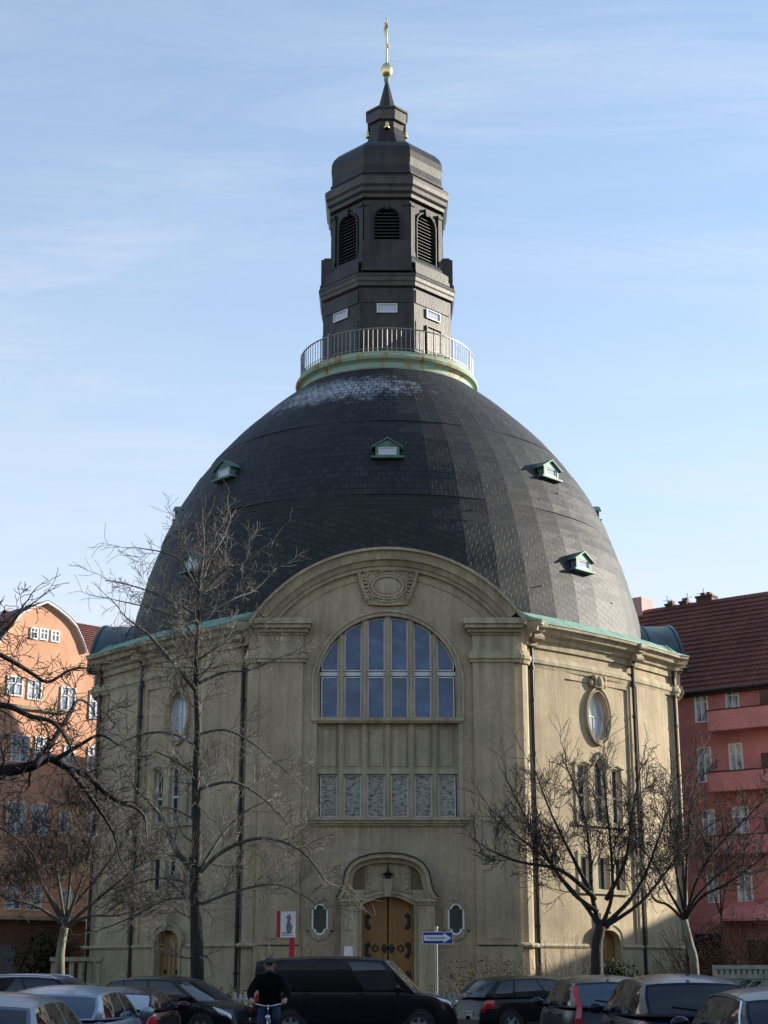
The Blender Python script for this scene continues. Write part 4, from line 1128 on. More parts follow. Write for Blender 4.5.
# ---------------------------------------------------------------- trees
def lerp(a, b, t): return a + (b - a) * t
def smooth_path(pts, sub=3):
    out = []
    for i in range(len(pts) - 1):
        p0 = pts[max(i - 1, 0)]; p1 = pts[i]; p2 = pts[i + 1]; p3 = pts[min(i + 2, len(pts) - 1)]
        for k in range(sub):
            t = k / sub
            out.append(.5 * ((2 * p1) + (p2 - p0) * t + (2 * p0 - 5 * p1 + 4 * p2 - p3) * t * t + (3 * p1 - p0 - 3 * p2 + p3) * t ** 3))
    out.append(pts[-1]); return out
class Tree:
    def __init__(s, rnd, droop=0.0, wig=.25, up=.25, maxlev=4, dens=1.0, rmin=.006, blen=1.0, ang=(28, 62)):
        s.r = rnd; s.tw = MB(); s.up = up; s.wig = wig; s.maxlev = maxlev; s.dens = dens; s.rmin = rmin; s.blen = blen; s.droop = droop; s.ang = ang
    def branch(s, p, d, L_, r0, lev):
        r = s.r
        n = max(3, int(3 + L_ / (.35 if lev < 3 else .22)))
        n = min(n, 9)
        pts = [p.copy()]; rad = [r0]; d = d.normalized()
        step = L_ / n
        for i in range(n):
            wg = s.wig * (1 if lev < 3 else .8)
            d = d + Vector((r.gauss(0, wg), r.gauss(0, wg), r.gauss(0, wg) + s.up * (.5 if lev < 3 else .25) - s.droop * (lev >= 2)))
            d.normalize(); p = p + d * step; pts.append(p.copy())
            rad.append(max(s.rmin, r0 * (1 - .72 * (i + 1) / n)))
            if lev < s.maxlev and i >= 0:
                nb = s.dens * (1.0 if lev < 2 else .95)
                k = int(nb) + (1 if r.random() < nb - int(nb) else 0)
                for _ in range(k):
                    s.child(p, d, L_ * (1 - .5 * (i + 1) / n), rad[-1], lev + 1)
        s.tw.tube(pts, rad, 6 if lev <= 1 else (4 if lev == 2 else 3), caps=False)
    def child(s, p, d, L_, rr_, lev):
        r = s.r
        a = R(r.uniform(*s.ang)); ph = r.uniform(0, 2 * pi)
        o = d.orthogonal().normalized(); o2 = d.cross(o)
        nd = d * cos(a) + (o * cos(ph) + o2 * sin(ph)) * sin(a)
        nd.z += .12
        s.branch(p, nd, L_ * r.uniform(.5, .95) * s.blen, max(s.rmin, rr_ * r.uniform(.45, .7)), lev)
    def limb(s, pts, r0, r1, every=.5, clen=2.0, lev=1, start=.15, mb=None, sides=8):
        pts = smooth_path([Vector(p) for p in pts], 4); n = len(pts)
        rad = [lerp(r0, r1, (i / (n - 1)) ** .8) for i in range(n)]
        (mb or s.tw).tube(pts, rad, sides)
        tot = sum((pts[i + 1] - pts[i]).length for i in range(n - 1)); acc = 0; nxt = tot * start
        for i in range(n - 1):
            seg = (pts[i + 1] - pts[i]); l_ = seg.length
            while acc + l_ > nxt:
                t = (nxt - acc) / l_; p = pts[i] + seg * t; rr_ = lerp(rad[i], rad[i + 1], t)
                frac = nxt / tot
                s.child(p, seg.normalized(), clen * (1.25 - .6 * frac), min(rr_ * .55, .05 + r0 * .25), lev)
                nxt += every * s.r.uniform(.6, 1.4)
            acc += l_
        s.branch(pts[-1], (pts[-1] - pts[-2]), clen * .9, r1, lev + 1)
def pxs(Y, pts, dy=0.0, rnd=None):
    """pixel polyline at depth Y, drifting dy metres in depth along it"""
    n = len(pts); return [at(x, y, Y + dy * i / max(1, n - 1)) for i, (x, y) in enumerate(pts)]
def finish_tree(name, T, trunk, loc, barkm, twigm, label, group='bare trees round the church'):
    e = empty(name, (loc[0], loc[1], 0)); tag(e, label, 'tree', group)
    L_ = Vector((loc[0], loc[1], 0))
    for mb in (trunk, T.tw): mb.v = [v - L_ for v in mb.v]
    trunk.build('trunk', M[barkm], e, smooth=True, merge=False); T.tw.build('crown', M[twigm], e, smooth=True, merge=False)
    print(name, len(T.tw.f)); return e
def trunk_base(tr, p, r0):
    for k in range(5):
        a = 2 * pi * k / 5 + .3; tr.tube([(p.x + r0 * 2.1 * cos(a), p.y + r0 * 2.1 * sin(a), -.05), (p.x + r0 * .9 * cos(a), p.y + r0 * .9 * sin(a), .16), (p.x + r0 * .4 * cos(a), p.y + r0 * .4 * sin(a), .9)], [r0 * .3, r0 * .42, r0 * .3], 6)

# tall tree in front of the left wall
rn = random.Random(11); Y = 55
T = Tree(rn, wig=.17, up=.12, maxlev=4, dens=.92, rmin=.0078, blen=1.02); tk = MB()
base = atz(198, Y, 0)
tp = [base] + pxs(Y, [(197, 960), (196, 900), (197, 840), (196, 780), (198, 730), (196, 680), (198, 630), (199, 592)])
T.limb(tp, .27, .05, every=9, clen=.6, lev=3, start=.99, mb=tk, sides=12); trunk_base(tk, base, .28)
for k in range(46):
    q_ = rn.uniform(.12, 1); i_ = q_ * (len(tp) - 1.001); a_ = int(i_); pp_ = tp[a_].lerp(tp[a_ + 1], i_ - a_)
    an = rn.uniform(0, 2 * pi); T.branch(pp_, Vector((cos(an), sin(an), rn.uniform(.0, .9))), rn.uniform(.8, 2.3), .03, 2)
for pts, r0, dy, cl_, ev in (
    ([(199, 592), (180, 560), (162, 552), (138, 548)], .055, -1, 1.7, .5), ([(199, 592), (192, 565), (183, 540), (177, 522)], .05, 1, 1.5, .5),
    ([(199, 592), (210, 560), (222, 540), (230, 522)], .05, 1, 1.5, .5), ([(199, 595), (225, 570), (245, 562), (262, 548)], .055, -1, 1.7, .5),
    ([(198, 600), (203, 560), (204, 540), (203, 525)], .05, 0, 1.4, .5), ([(198, 618), (235, 598), (255, 590), (276, 568)], .05, 1.5, 1.5, .5), ([(198, 615), (165, 598), (140, 588), (108, 580)], .055, 1.5, 1.6, .5),
    ([(196, 690), (175, 665), (150, 636), (132, 622)], .1, -1.5, 2.0, .5), ([(197, 684), (225, 672), (250, 670), (285, 655)], .07, 1, 1.7, .5),
    ([(197, 640), (178, 618), (150, 608), (115, 600)], .06, 1.5, 1.7, .5), ([(198, 660), (235, 635), (262, 622)], .05, -1, 1.4, .5),
    ([(196, 745), (170, 733), (140, 735), (108, 750)], .07, 1.5, 1.8, .6), ([(197, 735), (225, 730), (255, 745), (290, 775)], .06, -1.5, 1.9, .6),
    ([(196, 775), (165, 755), (145, 752), (118, 768)], .06, -1.5, 1.6, .6), ([(197, 790), (232, 782), (265, 800), (300, 838)], .07, 1, 2.0, .5),
    ([(194, 872), (176, 850), (162, 818), (150, 803), (137, 790)], .13, -1, 1.7, .6), ([(200, 872), (225, 850), (262, 838), (300, 850), (325, 880)], .09, -2, 2.1, .45),
    ([(201, 868), (222, 835), (245, 812), (270, 800)], .07, 1, 1.9, .5), ([(199, 905), (240, 890), (280, 885), (318, 905)], .06, 1, 1.7, .5),
    ([(193, 898), (165, 900), (130, 918), (100, 930)], .06, 1, 1.5, .6), ([(194, 885), (160, 878), (120, 890), (90, 905)], .05, -1.5, 1.5, .6),
    ([(196, 820), (170, 808), (140, 812), (112, 830)], .05, 2, 1.6, .6)):
    T.limb(pxs(Y, pts, dy), r0, r0 * .3, every=ev, clen=cl_ * .95, lev=2, start=.2)
finish_tree('bare_tree', T, tk, base, 'bark_dark', 'twig_pale', 'tallest bare tree, dark straight trunk and pale twigs reaching up in front of the dome')

def small_tree(label, Y, basepx, trunkpts, limbs, r0, seed, barkm, twigm, dens=1.0, cl_=1.7, ev=.42, wig=.2, up=.25, ml=4, rmin=.008):
    rn = random.Random(seed); T = Tree(rn, wig=wig, up=up, maxlev=ml, dens=dens, rmin=rmin * 1.3, blen=1.1); tk = MB(); base = atz(basepx, Y, 0)
    tp = [base] + pxs(Y, trunkpts)
    T.limb(tp, r0, r0 * .75, every=9, clen=.4, lev=3, start=.99, mb=tk, sides=12); trunk_base(tk, base, r0)
    for i, l in enumerate(limbs):
        lr_ = r0 * rn.uniform(.34, .46); T.limb(pxs(Y, l, rn.uniform(-1.8, 1.8)), lr_, lr_ * .25, every=ev, clen=cl_, lev=2, start=.28)
    return finish_tree('bare_tree', T, tk, base, barkm, twigm, label)
small_tree('dark spreading bare tree with low fork before the sunlit right wall', 60, 597, [(597, 965), (597, 945), (601, 925)],
    [[(600, 928), (585, 905), (565, 882), (545, 858), (520, 838), (497, 815)], [(600, 926), (592, 895), (590, 855), (583, 810), (566, 765)], [(602, 925), (612, 895), (611, 850), (606, 800), (602, 760)],
     [(604, 926), (630, 900), (645, 875), (660, 835), (672, 800)], [(603, 928), (640, 903), (668, 870), (700, 835)], [(598, 912), (570, 890), (540, 845), (512, 790)], [(595, 900), (575, 862), (552, 815), (535, 770)],
     [(606, 900), (625, 862), (632, 815), (640, 770)], [(592, 895), (560, 870), (520, 862), (490, 850)]],
    .25, 5, 'bark_dark', 'twig_dark', dens=1.0, cl_=1.75, ev=.36)
small_tree('leaning bare tree with sunlit trunk side, nearest the red house', 66, 697, [(694, 962), (690, 945), (684, 920)],
    [[(684, 920), (668, 905), (655, 900), (647, 882), (642, 862)], [(684, 918), (668, 890), (655, 865), (640, 845), (630, 818)], [(685, 918), (686, 880), (688, 840), (692, 800), (702, 765)],
     [(686, 918), (702, 897), (730, 882), (762, 858)], [(686, 916), (697, 880), (715, 850), (742, 822), (766, 798)], [(684, 910), (676, 870), (672, 830), (668, 795)], [(690, 905), (712, 880), (735, 862), (758, 830)]],
    .2, 9, 'bark_pale', 'twig_dark', dens=1.0, cl_=1.7, ev=.38)
small_tree('low bushy bare tree with pale twin trunk before the orange house', 62, 60, [(60, 965), (61, 948), (65, 926)],
    [[(64, 926), (50, 900), (35, 872), (12, 850)], [(65, 925), (60, 890), (54, 850), (46, 815)], [(66, 925), (76, 895), (86, 865), (92, 825)], [(67, 926), (82, 912), (105, 893), (135, 868), (160, 848)],
     [(67, 927), (90, 916), (120, 915), (160, 900)], [(64, 926), (40, 908), (15, 900), (-15, 890)], [(66, 920), (70, 880), (72, 840), (70, 805)], [(66, 915), (95, 880), (118, 850), (135, 820)], [(62, 915), (40, 880), (30, 845), (18, 820)]],
    .2, 21, 'bark_pale', 'twig_mid', dens=1.15, cl_=1.7, ev=.32)
small_tree('slender bare tree among the hedge in front of the red house', 80, 722, [(722, 965), (723, 940), (721, 915)],
    [[(721, 915), (712, 890), (706, 868), (700, 850)], [(721, 915), (726, 885), (733, 862), (745, 840)], [(721, 912), (720, 880), (716, 850)]], .1, 33, 'bark_mid', 'twig_dark', dens=.8, cl_=1.2, ev=.5, ml=3, rmin=.01)
# near tree at the left edge: trunk outside the frame, crooked limbs reach in
rn = random.Random(3); Y = 34; T = Tree(rn, wig=.3, up=.1, maxlev=4, dens=.95, rmin=.008, ang=(35, 75), blen=1.1); tk = MB(); base = atz(-95, Y, 0)
tp = [base] + pxs(Y, [(-90, 960), (-85, 900), (-88, 830), (-82, 760), (-86, 690), (-80, 620), (-84, 540)])
T.limb(tp, .42, .16, every=9, clen=1, lev=3, start=.99, mb=tk, sides=14); trunk_base(tk, base, .42)
for pts, r0, dy, cl_, ev in (
    ([(-84, 840), (-45, 800), (-10, 772), (12, 770), (32, 766), (50, 758), (68, 768), (88, 776), (108, 795), (128, 805)], .19, 1, 1.5, .32),
    ([(34, 766), (52, 742), (66, 720), (78, 700), (90, 705)], .09, 1, 1.1, .3),
    ([(-84, 760), (-40, 720), (0, 705), (30, 716), (52, 722), (66, 738), (72, 752)], .1, -1, 1.2, .3),
    ([(-84, 720), (-40, 680), (-8, 655), (10, 660), (30, 672), (48, 682), (70, 670), (86, 668)], .09, 1.5, 1.2, .3),
    ([(-84, 680), (-40, 650), (-10, 638), (6, 630), (18, 615), (24, 604)], .08, 0, 1.0, .3),
    ([(-84, 660), (-50, 620), (-20, 612), (2, 622), (18, 612), (32, 604)], .07, 1, .9, .3),
    ([(70, 770), (84, 788), (98, 808), (112, 830), (118, 850)], .07, 1, 1.2, .3), ([(55, 760), (80, 745), (100, 735), (118, 745)], .06, -1, 1.1, .3),
    ([(-40, 798), (-20, 820), (5, 830), (30, 850)], .06, 1, 1.2, .5)):
    T.limb(pxs(Y, pts, dy), r0, r0 * .25, every=ev, clen=cl_, lev=2, start=.2)
finish_tree('bare_tree', T, tk, base, 'bark_dark', 'twig_dark', 'near bare tree whose thick crooked dark boughs reach in from the left edge')

# ---------------------------------------------------------------- shrubs
def stem_bush(name, px, Y, w, h, n, mat, label, cat='shrub', spread=.35, leaf=None, nl=0, seed=1, grp=None, wig=.08, r=.012, kind=None, depth=1.2):
    rn = random.Random(seed); p = atz(px, Y, 0.04); mb = MB(); lf = MB()
    for i in range(n):
        x = rn.uniform(-w / 2, w / 2); y = rn.uniform(-depth / 2, depth / 2); a = rn.gauss(0, spread); b = rn.gauss(0, spread * .7)
        L_ = h * rn.uniform(.5, 1.05); pts = [Vector((x * .7, y, 0))]; d = Vector((sin(a) + x * .25, sin(b), 1)).normalized()
        for k in range(5):
            d = (d + Vector((rn.gauss(0, wig), rn.gauss(0, wig), 0))).normalized(); pts.append(pts[-1] + d * L_ / 5)
        mb.tube(pts, [r * (1 - .12 * k) for k in range(6)], 3, caps=False)
        for k in range(nl):
            j = rn.randint(1, 5); c = pts[j] + Vector((rn.gauss(0, .1), rn.gauss(0, .1), rn.gauss(0, .08))); leaf_quad(lf, c, rn, .05)
    e = empty(name, p); tag(e, label, cat, grp, kind)
    mb.build('stems', M[mat], e, merge=False)
    if nl: lf.build('foliage', M[leaf], e, merge=False)
    return e
def leaf_quad(lf, c, rn, s):
    u = Vector((rn.gauss(0, 1), rn.gauss(0, 1), rn.gauss(0, 1))).normalized(); v = u.orthogonal().normalized()
    s = s * rn.uniform(.6, 1.4)
    lf.add([c - u * s, c + v * s * .5, c + u * s, c - v * s * .5], [(0, 1, 2, 3)])
stem_bush('bare_shrub', 562, 62, 3.0, 2.9, 120, 'twig_pale', 'fan of pale bare upright stems at the foot of the sunlit right wall', seed=2, spread=.22, depth=1.5)
stem_bush('leafy_shrub', 492, 57, 2.3, 2.0, 110, 'twig_mid', 'yellowish green straggly shrub between one-way sign and dark hatchback', leaf='leaf_olive', nl=16, seed=3, spread=.25)
stem_bush('bare_shrub', 455, 60, 2.0, 1.6, 60, 'twig_mid', 'low tangled brown shrub at the foot of the one-way sign', seed=4, spread=.4, leaf='leaf_olive', nl=4)
stem_bush('bare_shrub', 302, 58, 2.6, 3.4, 45, 'twig_pale', 'tall bare whippy stems rising above the black van beside the poster board', seed=5, spread=.18)
stem_bush('bare_shrub', 228, 53, 2.8, 1.1, 140, 'twig_pale', 'low tangle of pale stems between black car and cyclist', seed=6, spread=.45, leaf='leaf_olive', nl=5)
stem_bush('bare_shrub', 140, 60, 3.0, 1.8, 60, 'twig_mid', 'thin brown shrub below the left side door', seed=8, spread=.35, leaf='leaf_green', nl=3)
def leafy(name, px, Y, rx, ry, h, n, mat, label, seed, s=.06, z0=0, lobes=9, cat='shrub', kind=None):
    rn = random.Random(seed); p = atz(px, Y, 0.04); lf = MB(); st_ = MB()
    cs = [(rn.uniform(-rx, rx) * .75, rn.uniform(-ry, ry) * .7, z0 + h * rn.uniform(.25, .8), rn.uniform(.25, .45) * h) for _ in range(lobes)]
    for i in range(n):
        c = cs[i % lobes]; d = Vector((rn.gauss(0, 1), rn.gauss(0, 1), rn.gauss(0, 1))).normalized() * c[3] * rn.uniform(.35, 1.05)
        q = Vector((c[0] + d.x, c[1] + d.y, max(.02, c[2] + d.z))); leaf_quad(lf, q, rn, s)
    for c in cs: st_.tube([(c[0] * .3, c[1] * .3, 0), (c[0] * .7, c[1] * .7, c[2] * .5), (c[0], c[1], c[2])], [.04, .03, .012], 5)
    e = empty(name, p); tag(e, label, cat, None, kind)
    st_.build('stems', M['bark_dark'], e); lf.build('foliage', M[mat], e, merge=False)
leafy('evergreen_shrub', 619, 66, 1.1, .8, 2.1, 5200, 'leaf_dark', 'dark evergreen bush beside the fork-trunked tree, right wall', 12, s=.07)
leafy('hedge', 742, 74, 3.2, 1.2, 4.0, 5200, 'leaf_brown', 'tall brown winter hedge before the red house', 13, s=.07, lobes=16, cat='hedge')
leafy('hedge', 210, 50.6, 3.2, .4, .95, 2600, 'leaf_green', 'low clipped green hedge behind the white picket fence', 14, s=.05, lobes=14, cat='hedge')
stem_bush('bare_shrub', 735, 76, 6.0, 4.2, 160, 'twig_dark', 'tall dark stems behind the graffitied low wall', seed=15, spread=.2, r=.02)
leafy('evergreen_shrub', 44, 78, 1.2, .8, 3.4, 2500, 'leaf_dark', 'dark ivy-like bush against the orange house, left edge', 17, s=.08)

# ---------------------------------------------------------------- street things
# picket fence
pf = empty('picket_fence', (0, 49.9, 0)); tag(pf, 'low pale picket fence behind the black car and cyclist', 'fence')
m_ = MB(); xa, xb = atz(176, 49.9).x, atz(470, 49.9).x; k = 0; x = xa
while x < xb: m_.box(x - .035, x + .035, -.015, .015, .14, .95 + .05 * (k % 2)); x += .16; k += 1
m_.build('pickets', M['lead_grey'], pf); m_ = MB(); m_.box(xa, xb, .016, .05, .3, .37); m_.box(xa, xb, .016, .05, .75, .82); m_.build('rail', M['lead_grey'], pf)
# balustrade at the left corner of the church
bl = empty('stone_balustrade', (atz(74, 72).x, 72, 0)); tag(bl, 'short pale stone balustrade beside the church, left of the side door', 'balustrade')
m_ = MB(); m_.box(-1.1, 1.1, -.2, .2, 0, 1.1); m_.build('plinth', M['trim'], bl)
m_ = MB(); m_.box(-1.15, 1.15, -.22, .22, 2.02, 2.2); m_.build('coping', M['trim'], bl)
for k in range(6): m_ = MB(); m_.box(-1.0 + k * .4 - .1, -1.0 + k * .4 + .1, -.12, .12, 1.1, 2.02); m_.build('baluster', M['trim'], bl)
# low wall with graffiti
gw = empty('low_wall', (atz(716, 58).x, 58, 0)); tag(gw, 'grey low stone wall with perforated top band and graffiti scrawl, right edge', 'wall')
m_ = MB(); m_.box(0, 5, -.15, .15, 0, 1.35); m_.build('wall', M['stone_wall'], gw)
m_ = MB(); m_.box(0, 5, -.2, .2, 1.68, 1.82); m_.box(0, 5, -.2, .2, 1.352, 1.5)
for k in range(26): m_.box(k * .2, k * .2 + .12, -.16, .16, 1.5, 1.68)
m_.build('coping', M['stone_wall'], gw)
m_ = MB(); rn = random.Random(4)
for (cx_, s_) in ((.5, .18), (1.0, .24), (1.4, .2)):
    pts = [(cx_ + s_ * cos(a * .8) * (1 + .3 * sin(a * 1.7)), -.165, 1.12 + s_ * .7 * sin(a * .9 + .4)) for a in range(14)]
    m_.tube(smooth_path([Vector(p) for p in pts], 3), .018, 4)
m_.build('graffiti', M['sign_black'], gw)

def text_mesh(name, body, size, mat, parent, loc, rot, align='CENTER'):
    cu = bpy.data.curves.new(name, 'FONT'); cu.body = body; cu.size = size; cu.align_x = align; cu.align_y = 'CENTER'; cu.extrude = .002
    o = bpy.data.objects.new(name, cu); col.objects.link(o)
    dg = bpy.context.evaluated_depsgraph_get(); me = bpy.data.meshes.new_from_object(o.evaluated_get(dg))
    bpy.data.objects.remove(o); me.materials.clear(); me.materials.append(mat)
    t = bpy.data.objects.new(name, me); col.objects.link(t); t.parent = parent; t.location = loc; t.rotation_euler = rot; return t
# one-way sign
Ys = 50.5; p = atz(437, Ys, .1); sg_ = empty('one_way_sign', p, 0); tag(sg_, 'blue one-way sign with white arrow pointing right, on a grey pole', 'street sign')
zc = zat(938, Ys) - .1; x0 = xat(422.5, Ys, zc) - p.x; x1 = xat(453, Ys, zc) - p.x; hz_ = (zat(932, Ys) - zat(944.5, Ys)) / 2
m_ = MB(); m_.tube([(0, 0, 0), (0, 0, zc + hz_ + .1)], .045, 10); m_.lathe([(.06, 0), (.06, .05), (0, .07)], 10, (0, 0, zc + hz_ + .1)); m_.build('pole', M['steel'], sg_)
m_ = MB(); m_.box(x0, x1, -.07, -.055, zc - hz_, zc + hz_); m_.build('sign_plate', M['plaque_white'], sg_)
m_ = MB(); m_.box(x0 + .02, x1 - .02, -.074, -.071, zc - hz_ + .02, zc + hz_ - .02); m_.build('sign_face', M['sign_blue'], sg_)
m_ = MB(); aw = hz_ * .45
m_.prism([(x0 + .05, zc - aw), (x0 + .05, zc + aw), (x1 - .3, zc + aw), (x1 - .3, zc + hz_ - .04), (x1 - .05, zc), (x1 - .3, zc - hz_ + .04), (x1 - .3, zc - aw)], -.08, -.076); m_.build('arrow', M['plaque_white'], sg_)
text_mesh('lettering', 'Einbahnstraße', .105, M['sign_black'], sg_, ((x0 + x1) / 2 - .06, -.083, zc), (pi / 2, 0, 0))
# poster board on red stand
Yp = 58; p = atz(288, Yp, .04); pb = empty('poster_board', p); tag(pb, 'white poster with a dark figure on a red stand, above the black van', 'notice board')
pz0, pz1 = zat(937.5, Yp) - .04, zat(911.5, Yp) - .04; x0 = xat(280.5, Yp, 3) - p.x; x1 = xat(295, Yp, 3) - p.x
m_ = MB(); m_.box(x0 - .14, x0 - .003, -.04, .12, pz0, pz1 + .02); m_.box(x1 - .2, x1, -.02, .1, 0, pz0 - .002); m_.box(x0, x1, .0, .1, pz0, pz1); m_.build('stand', M['sign_red'], pb)
m_ = MB(); m_.box(x0, x1, -.06, -.003, pz0, pz1); m_.build('poster', M['plaque_white'], pb)
m_ = MB(); m_.fn = lambda x, y, z: Vector((x, y, z))
xc_ = (x0 + x1) / 2 + .04; zc_ = (pz0 + pz1) / 2
m_.prism([(xc_ - .07, zc_ - .3), (xc_ - .1, zc_ - .05), (xc_ - .05, zc_ + .15), (xc_ - .1, zc_ + .28), (xc_ + .02, zc_ + .36), (xc_ + .1, zc_ + .22), (xc_ + .04, zc_ + .1), (xc_ + .14, zc_ - .08), (xc_ + .08, zc_ - .3)], -.064, -.061)
m_.build('poster_figure', M['poster_grey'] if 'poster_grey' in M else plain('poster_grey', (.2, .2, .21), .6, 0, .5, 8), pb)
m_ = MB(); 
for k in range(3): m_.box(x0 + .06, x1 - .06 - .1 * (k % 2), -.064, -.061, pz0 + .07 + k * .05, pz0 + .09 + k * .05)
m_.build('poster_lines', M['poster_grey'], pb)

# ---------------------------------------------------------------- cars
def interp(tab, x):
    if x <= tab[0][0]: return tab[0][1]
    for (a, b), (c, d) in zip(tab, tab[1:]):
        if x <= c:
            t = (x - a) / (c - a) if c > a else 0; return b + (d - b) * t
    return tab[-1][1]
def sm(tab, x, e=.06): return (interp(tab, x - e) + 2 * interp(tab, x) + interp(tab, x + e)) / 4
def make_car(name, label, loc, ang, P, L=4.2, W=1.75, H=1.45, kind='hatch', glassm='car_glass', rearm=None, rear_light='low', chrome=False, antenna=False, plate='', rails=False, group='cars parked round the square', cat='car'):
    e = empty(name, (loc[0], loc[1], 0), ang); tag(e, label, cat, group)
    h = L / 2; paintm = M[P]
    if kind == 'van':
        top = [(-h, .55), (-h + .06, 1.1), (-h + .1, 1.16), (h - 1.3, 1.16), (h - .55, 1.05), (h - .2, .95), (h - .05, .8), (h, .5)]
        xf0, xf1, xr1, xr0 = h - 1.0, h - 1.72, -h + .1, -h + .04; zb = 1.12; wb, wr = W / 2 - .02, W / 2 - .1
    elif kind == 'suv':
        top = [(-h, .5), (-h + .05, .9), (-h + .12, 1.0), (h - 1.6, 1.03), (h - .95, 1.0), (h - .35, .88), (h - .08, .72), (h, .45)]
        xf0, xf1, xr1, xr0 = h - 1.02, h - 1.85, -h + .42, -h + .1; zb = .98; wb, wr = W / 2 - .05, W / 2 - .2
    elif kind == 'sedan':
        top = [(-h, .5), (-h + .06, .85), (-h + .15, .98), (-h + .7, 1.0), (h - 1.6, .96), (h - 1.1, .93), (h - .4, .8), (h - .1, .66), (h, .42)]
        xf0, xf1, xr1, xr0 = h - 1.1, h - 1.95, -h + 1.35, -h + .55; zb = .93; wb, wr = W / 2 - .06, W / 2 - .24
    else:
        top = [(-h, .5), (-h + .05, .82), (-h + .12, .95), (h - 1.5, .97), (h - .9, .93), (h - .35, .8), (h - .08, .66), (h, .42)]
        xf0, xf1, xr1, xr0 = h - .95, h - 1.75, -h + .5, -h + .12; zb = .92; wb, wr = W / 2 - .05, W / 2 - .2
    def hw(x):
        q = abs(x) / h; return W / 2 * (1 - .26 * q ** 7 - .03 * q ** 2)
    def body_pt(x, v, o=0.0):
        """v 0..1 from roof centreline down the side to the sill (positive y side)"""
        T_ = sm(top, x); w = hw(x); zlo = .24 if abs(x) < h - .25 else .3
        sec = [(0, T_ + .005), (.45, T_ + .005), (.8, T_), (.955, T_ - .01), (.985, T_ - .03), (1.0, T_ - .12), (.998, .55 if T_ > .7 else T_ - .16), (.98, .36), (.93, zlo), (.5, .2)] if kind == 'van' else [(0, T_ + .02), (.45, T_ + .015), (.78, T_ - .01), (.95, T_ - .03), (.985, T_ - .08), (1.0, T_ - .2 if T_ > .75 else T_ - .15), (.992, .52 if T_ > .6 else T_ - .2), (.98, .36), (.93, zlo), (.5, .2)]
        f = v * (len(sec) - 1); i = min(int(f), len(sec) - 2); t = f - i
        y = lerp(sec[i][0], sec[i + 1][0], t) * w; z = lerp(sec[i][1], sec[i + 1][1], t)
        n = Vector((0, y / w if w else 0, .3 if v < .4 else 0)); 
        if abs(x) > h - .4: n.x = (1 if x > 0 else -1) * 1.0
        if n.length: n.normalize()
        return Vector((x, y, z)) + n * o
    body = MB()
    xs = [-h + L * (.5 - .5 * cos(pi * i / 44)) for i in range(45)]; nv = 19
    for sgn in (1, -1):
        vs = [];
        for x in xs:
            for j in range(nv):
                q = body_pt(x, j / (nv - 1)); vs.append((q.x, q.y * sgn, q.z))
        fs = [(i * nv + j, i * nv + j + 1, (i + 1) * nv + j + 1, (i + 1) * nv + j) for i in range(len(xs) - 1) for j in range(nv - 1)]
        fs.append(tuple(range(nv))); fs.append(tuple((len(xs) - 1) * nv + j for j in range(nv)))
        body.add(vs, fs)
    # greenhouse ring
    he = H - .06
    def xf(t): return lerp(xf0, xf1, t ** (1.1 if kind != 'van' else 1.0))
    def xr(t): return lerp(xr0, xr1, t ** 1.25)
    def ws(t): return lerp(wb, wr, t ** (3.0 if kind == 'van' else 1.8))
    def ztop(q): return he - .07 * max(0, (q - .45) / .55) ** 2 - .05 * max(0, (.35 - q) / .35) ** 2
    tg = [0, .07, .25, .45, .65, .82, .92, 1.0]
    def sidep(q, t):
        x_ = lerp(xf(t), xr(t), q); return Vector((x_, ws(t) * hw(x_) / (W / 2), lerp(zb + .05 * q, ztop(q), t)))
    def frontp(s_, t):
        p = sidep(0, t); return Vector((p.x + .16 * (1 - abs(s_) ** 2.2) * (1 - .3 * t), s_ * p.y, p.z + .03 * (1 - s_ * s_) * t))
    def rearp(s_, t):
        p = sidep(1, t); return Vector((p.x - .07 * (1 - abs(s_) ** 2.4), s_ * p.y, p.z + .03 * (1 - s_ * s_) * t))
    if kind == 'van': wins = [(.05, .3), ]; qs = [0, .05, .18, .3, .34, .5, .65, .8, .97, 1]
    elif kind == 'sedan': wins = [(.09, .46), (.49, .88)]; qs = [0, .09, .2, .33, .46, .49, .6, .75, .88, 1]
    else: wins = [(.07, .4), (.43, .73), (.76, .93)]; qs = [0, .07, .18, .3, .4, .43, .55, .65, .73, .76, .85, .93, 1]
    def quads(fnp, gs, is_glass, glass_list, flip=1):
        for i in range(len(gs) - 1):
            for j in range(len(tg) - 1):
                g_ = is_glass(gs[i], gs[i + 1]) if (tg[j] >= .06 and tg[j + 1] <= .93) else None
                ps = [fnp(gs[i], tg[j]), fnp(gs[i + 1], tg[j]), fnp(gs[i + 1], tg[j + 1]), fnp(gs[i], tg[j + 1])]
                ps = [(p.x, p.y * flip, p.z) for p in ps]
                (body if g_ is None else glass_list[g_]).add(ps, [(0, 1, 2, 3)])
    ss = [-1, -.94, -.6, -.3, 0, .3, .6, .94, 1]
    ws_ = [MB()]; quads(frontp, ss, lambda a, b: 0 if a >= -.95 and b <= .95 else None, ws_)
    rw = [MB()]; quads(rearp, ss, lambda a, b: 0 if a >= -.95 and b <= .95 else None, rw)
    sides = []
    for fl in (1, -1):
        gl_ = [MB() for _ in wins]; quads(sidep, qs, lambda a, b: next((i for i, w in enumerate(wins) if a >= w[0] - 1e-6 and b <= w[1] + 1e-6), None), gl_, fl); sides += gl_
    # roof cap
    qn = 14; sn = 9; vs = []
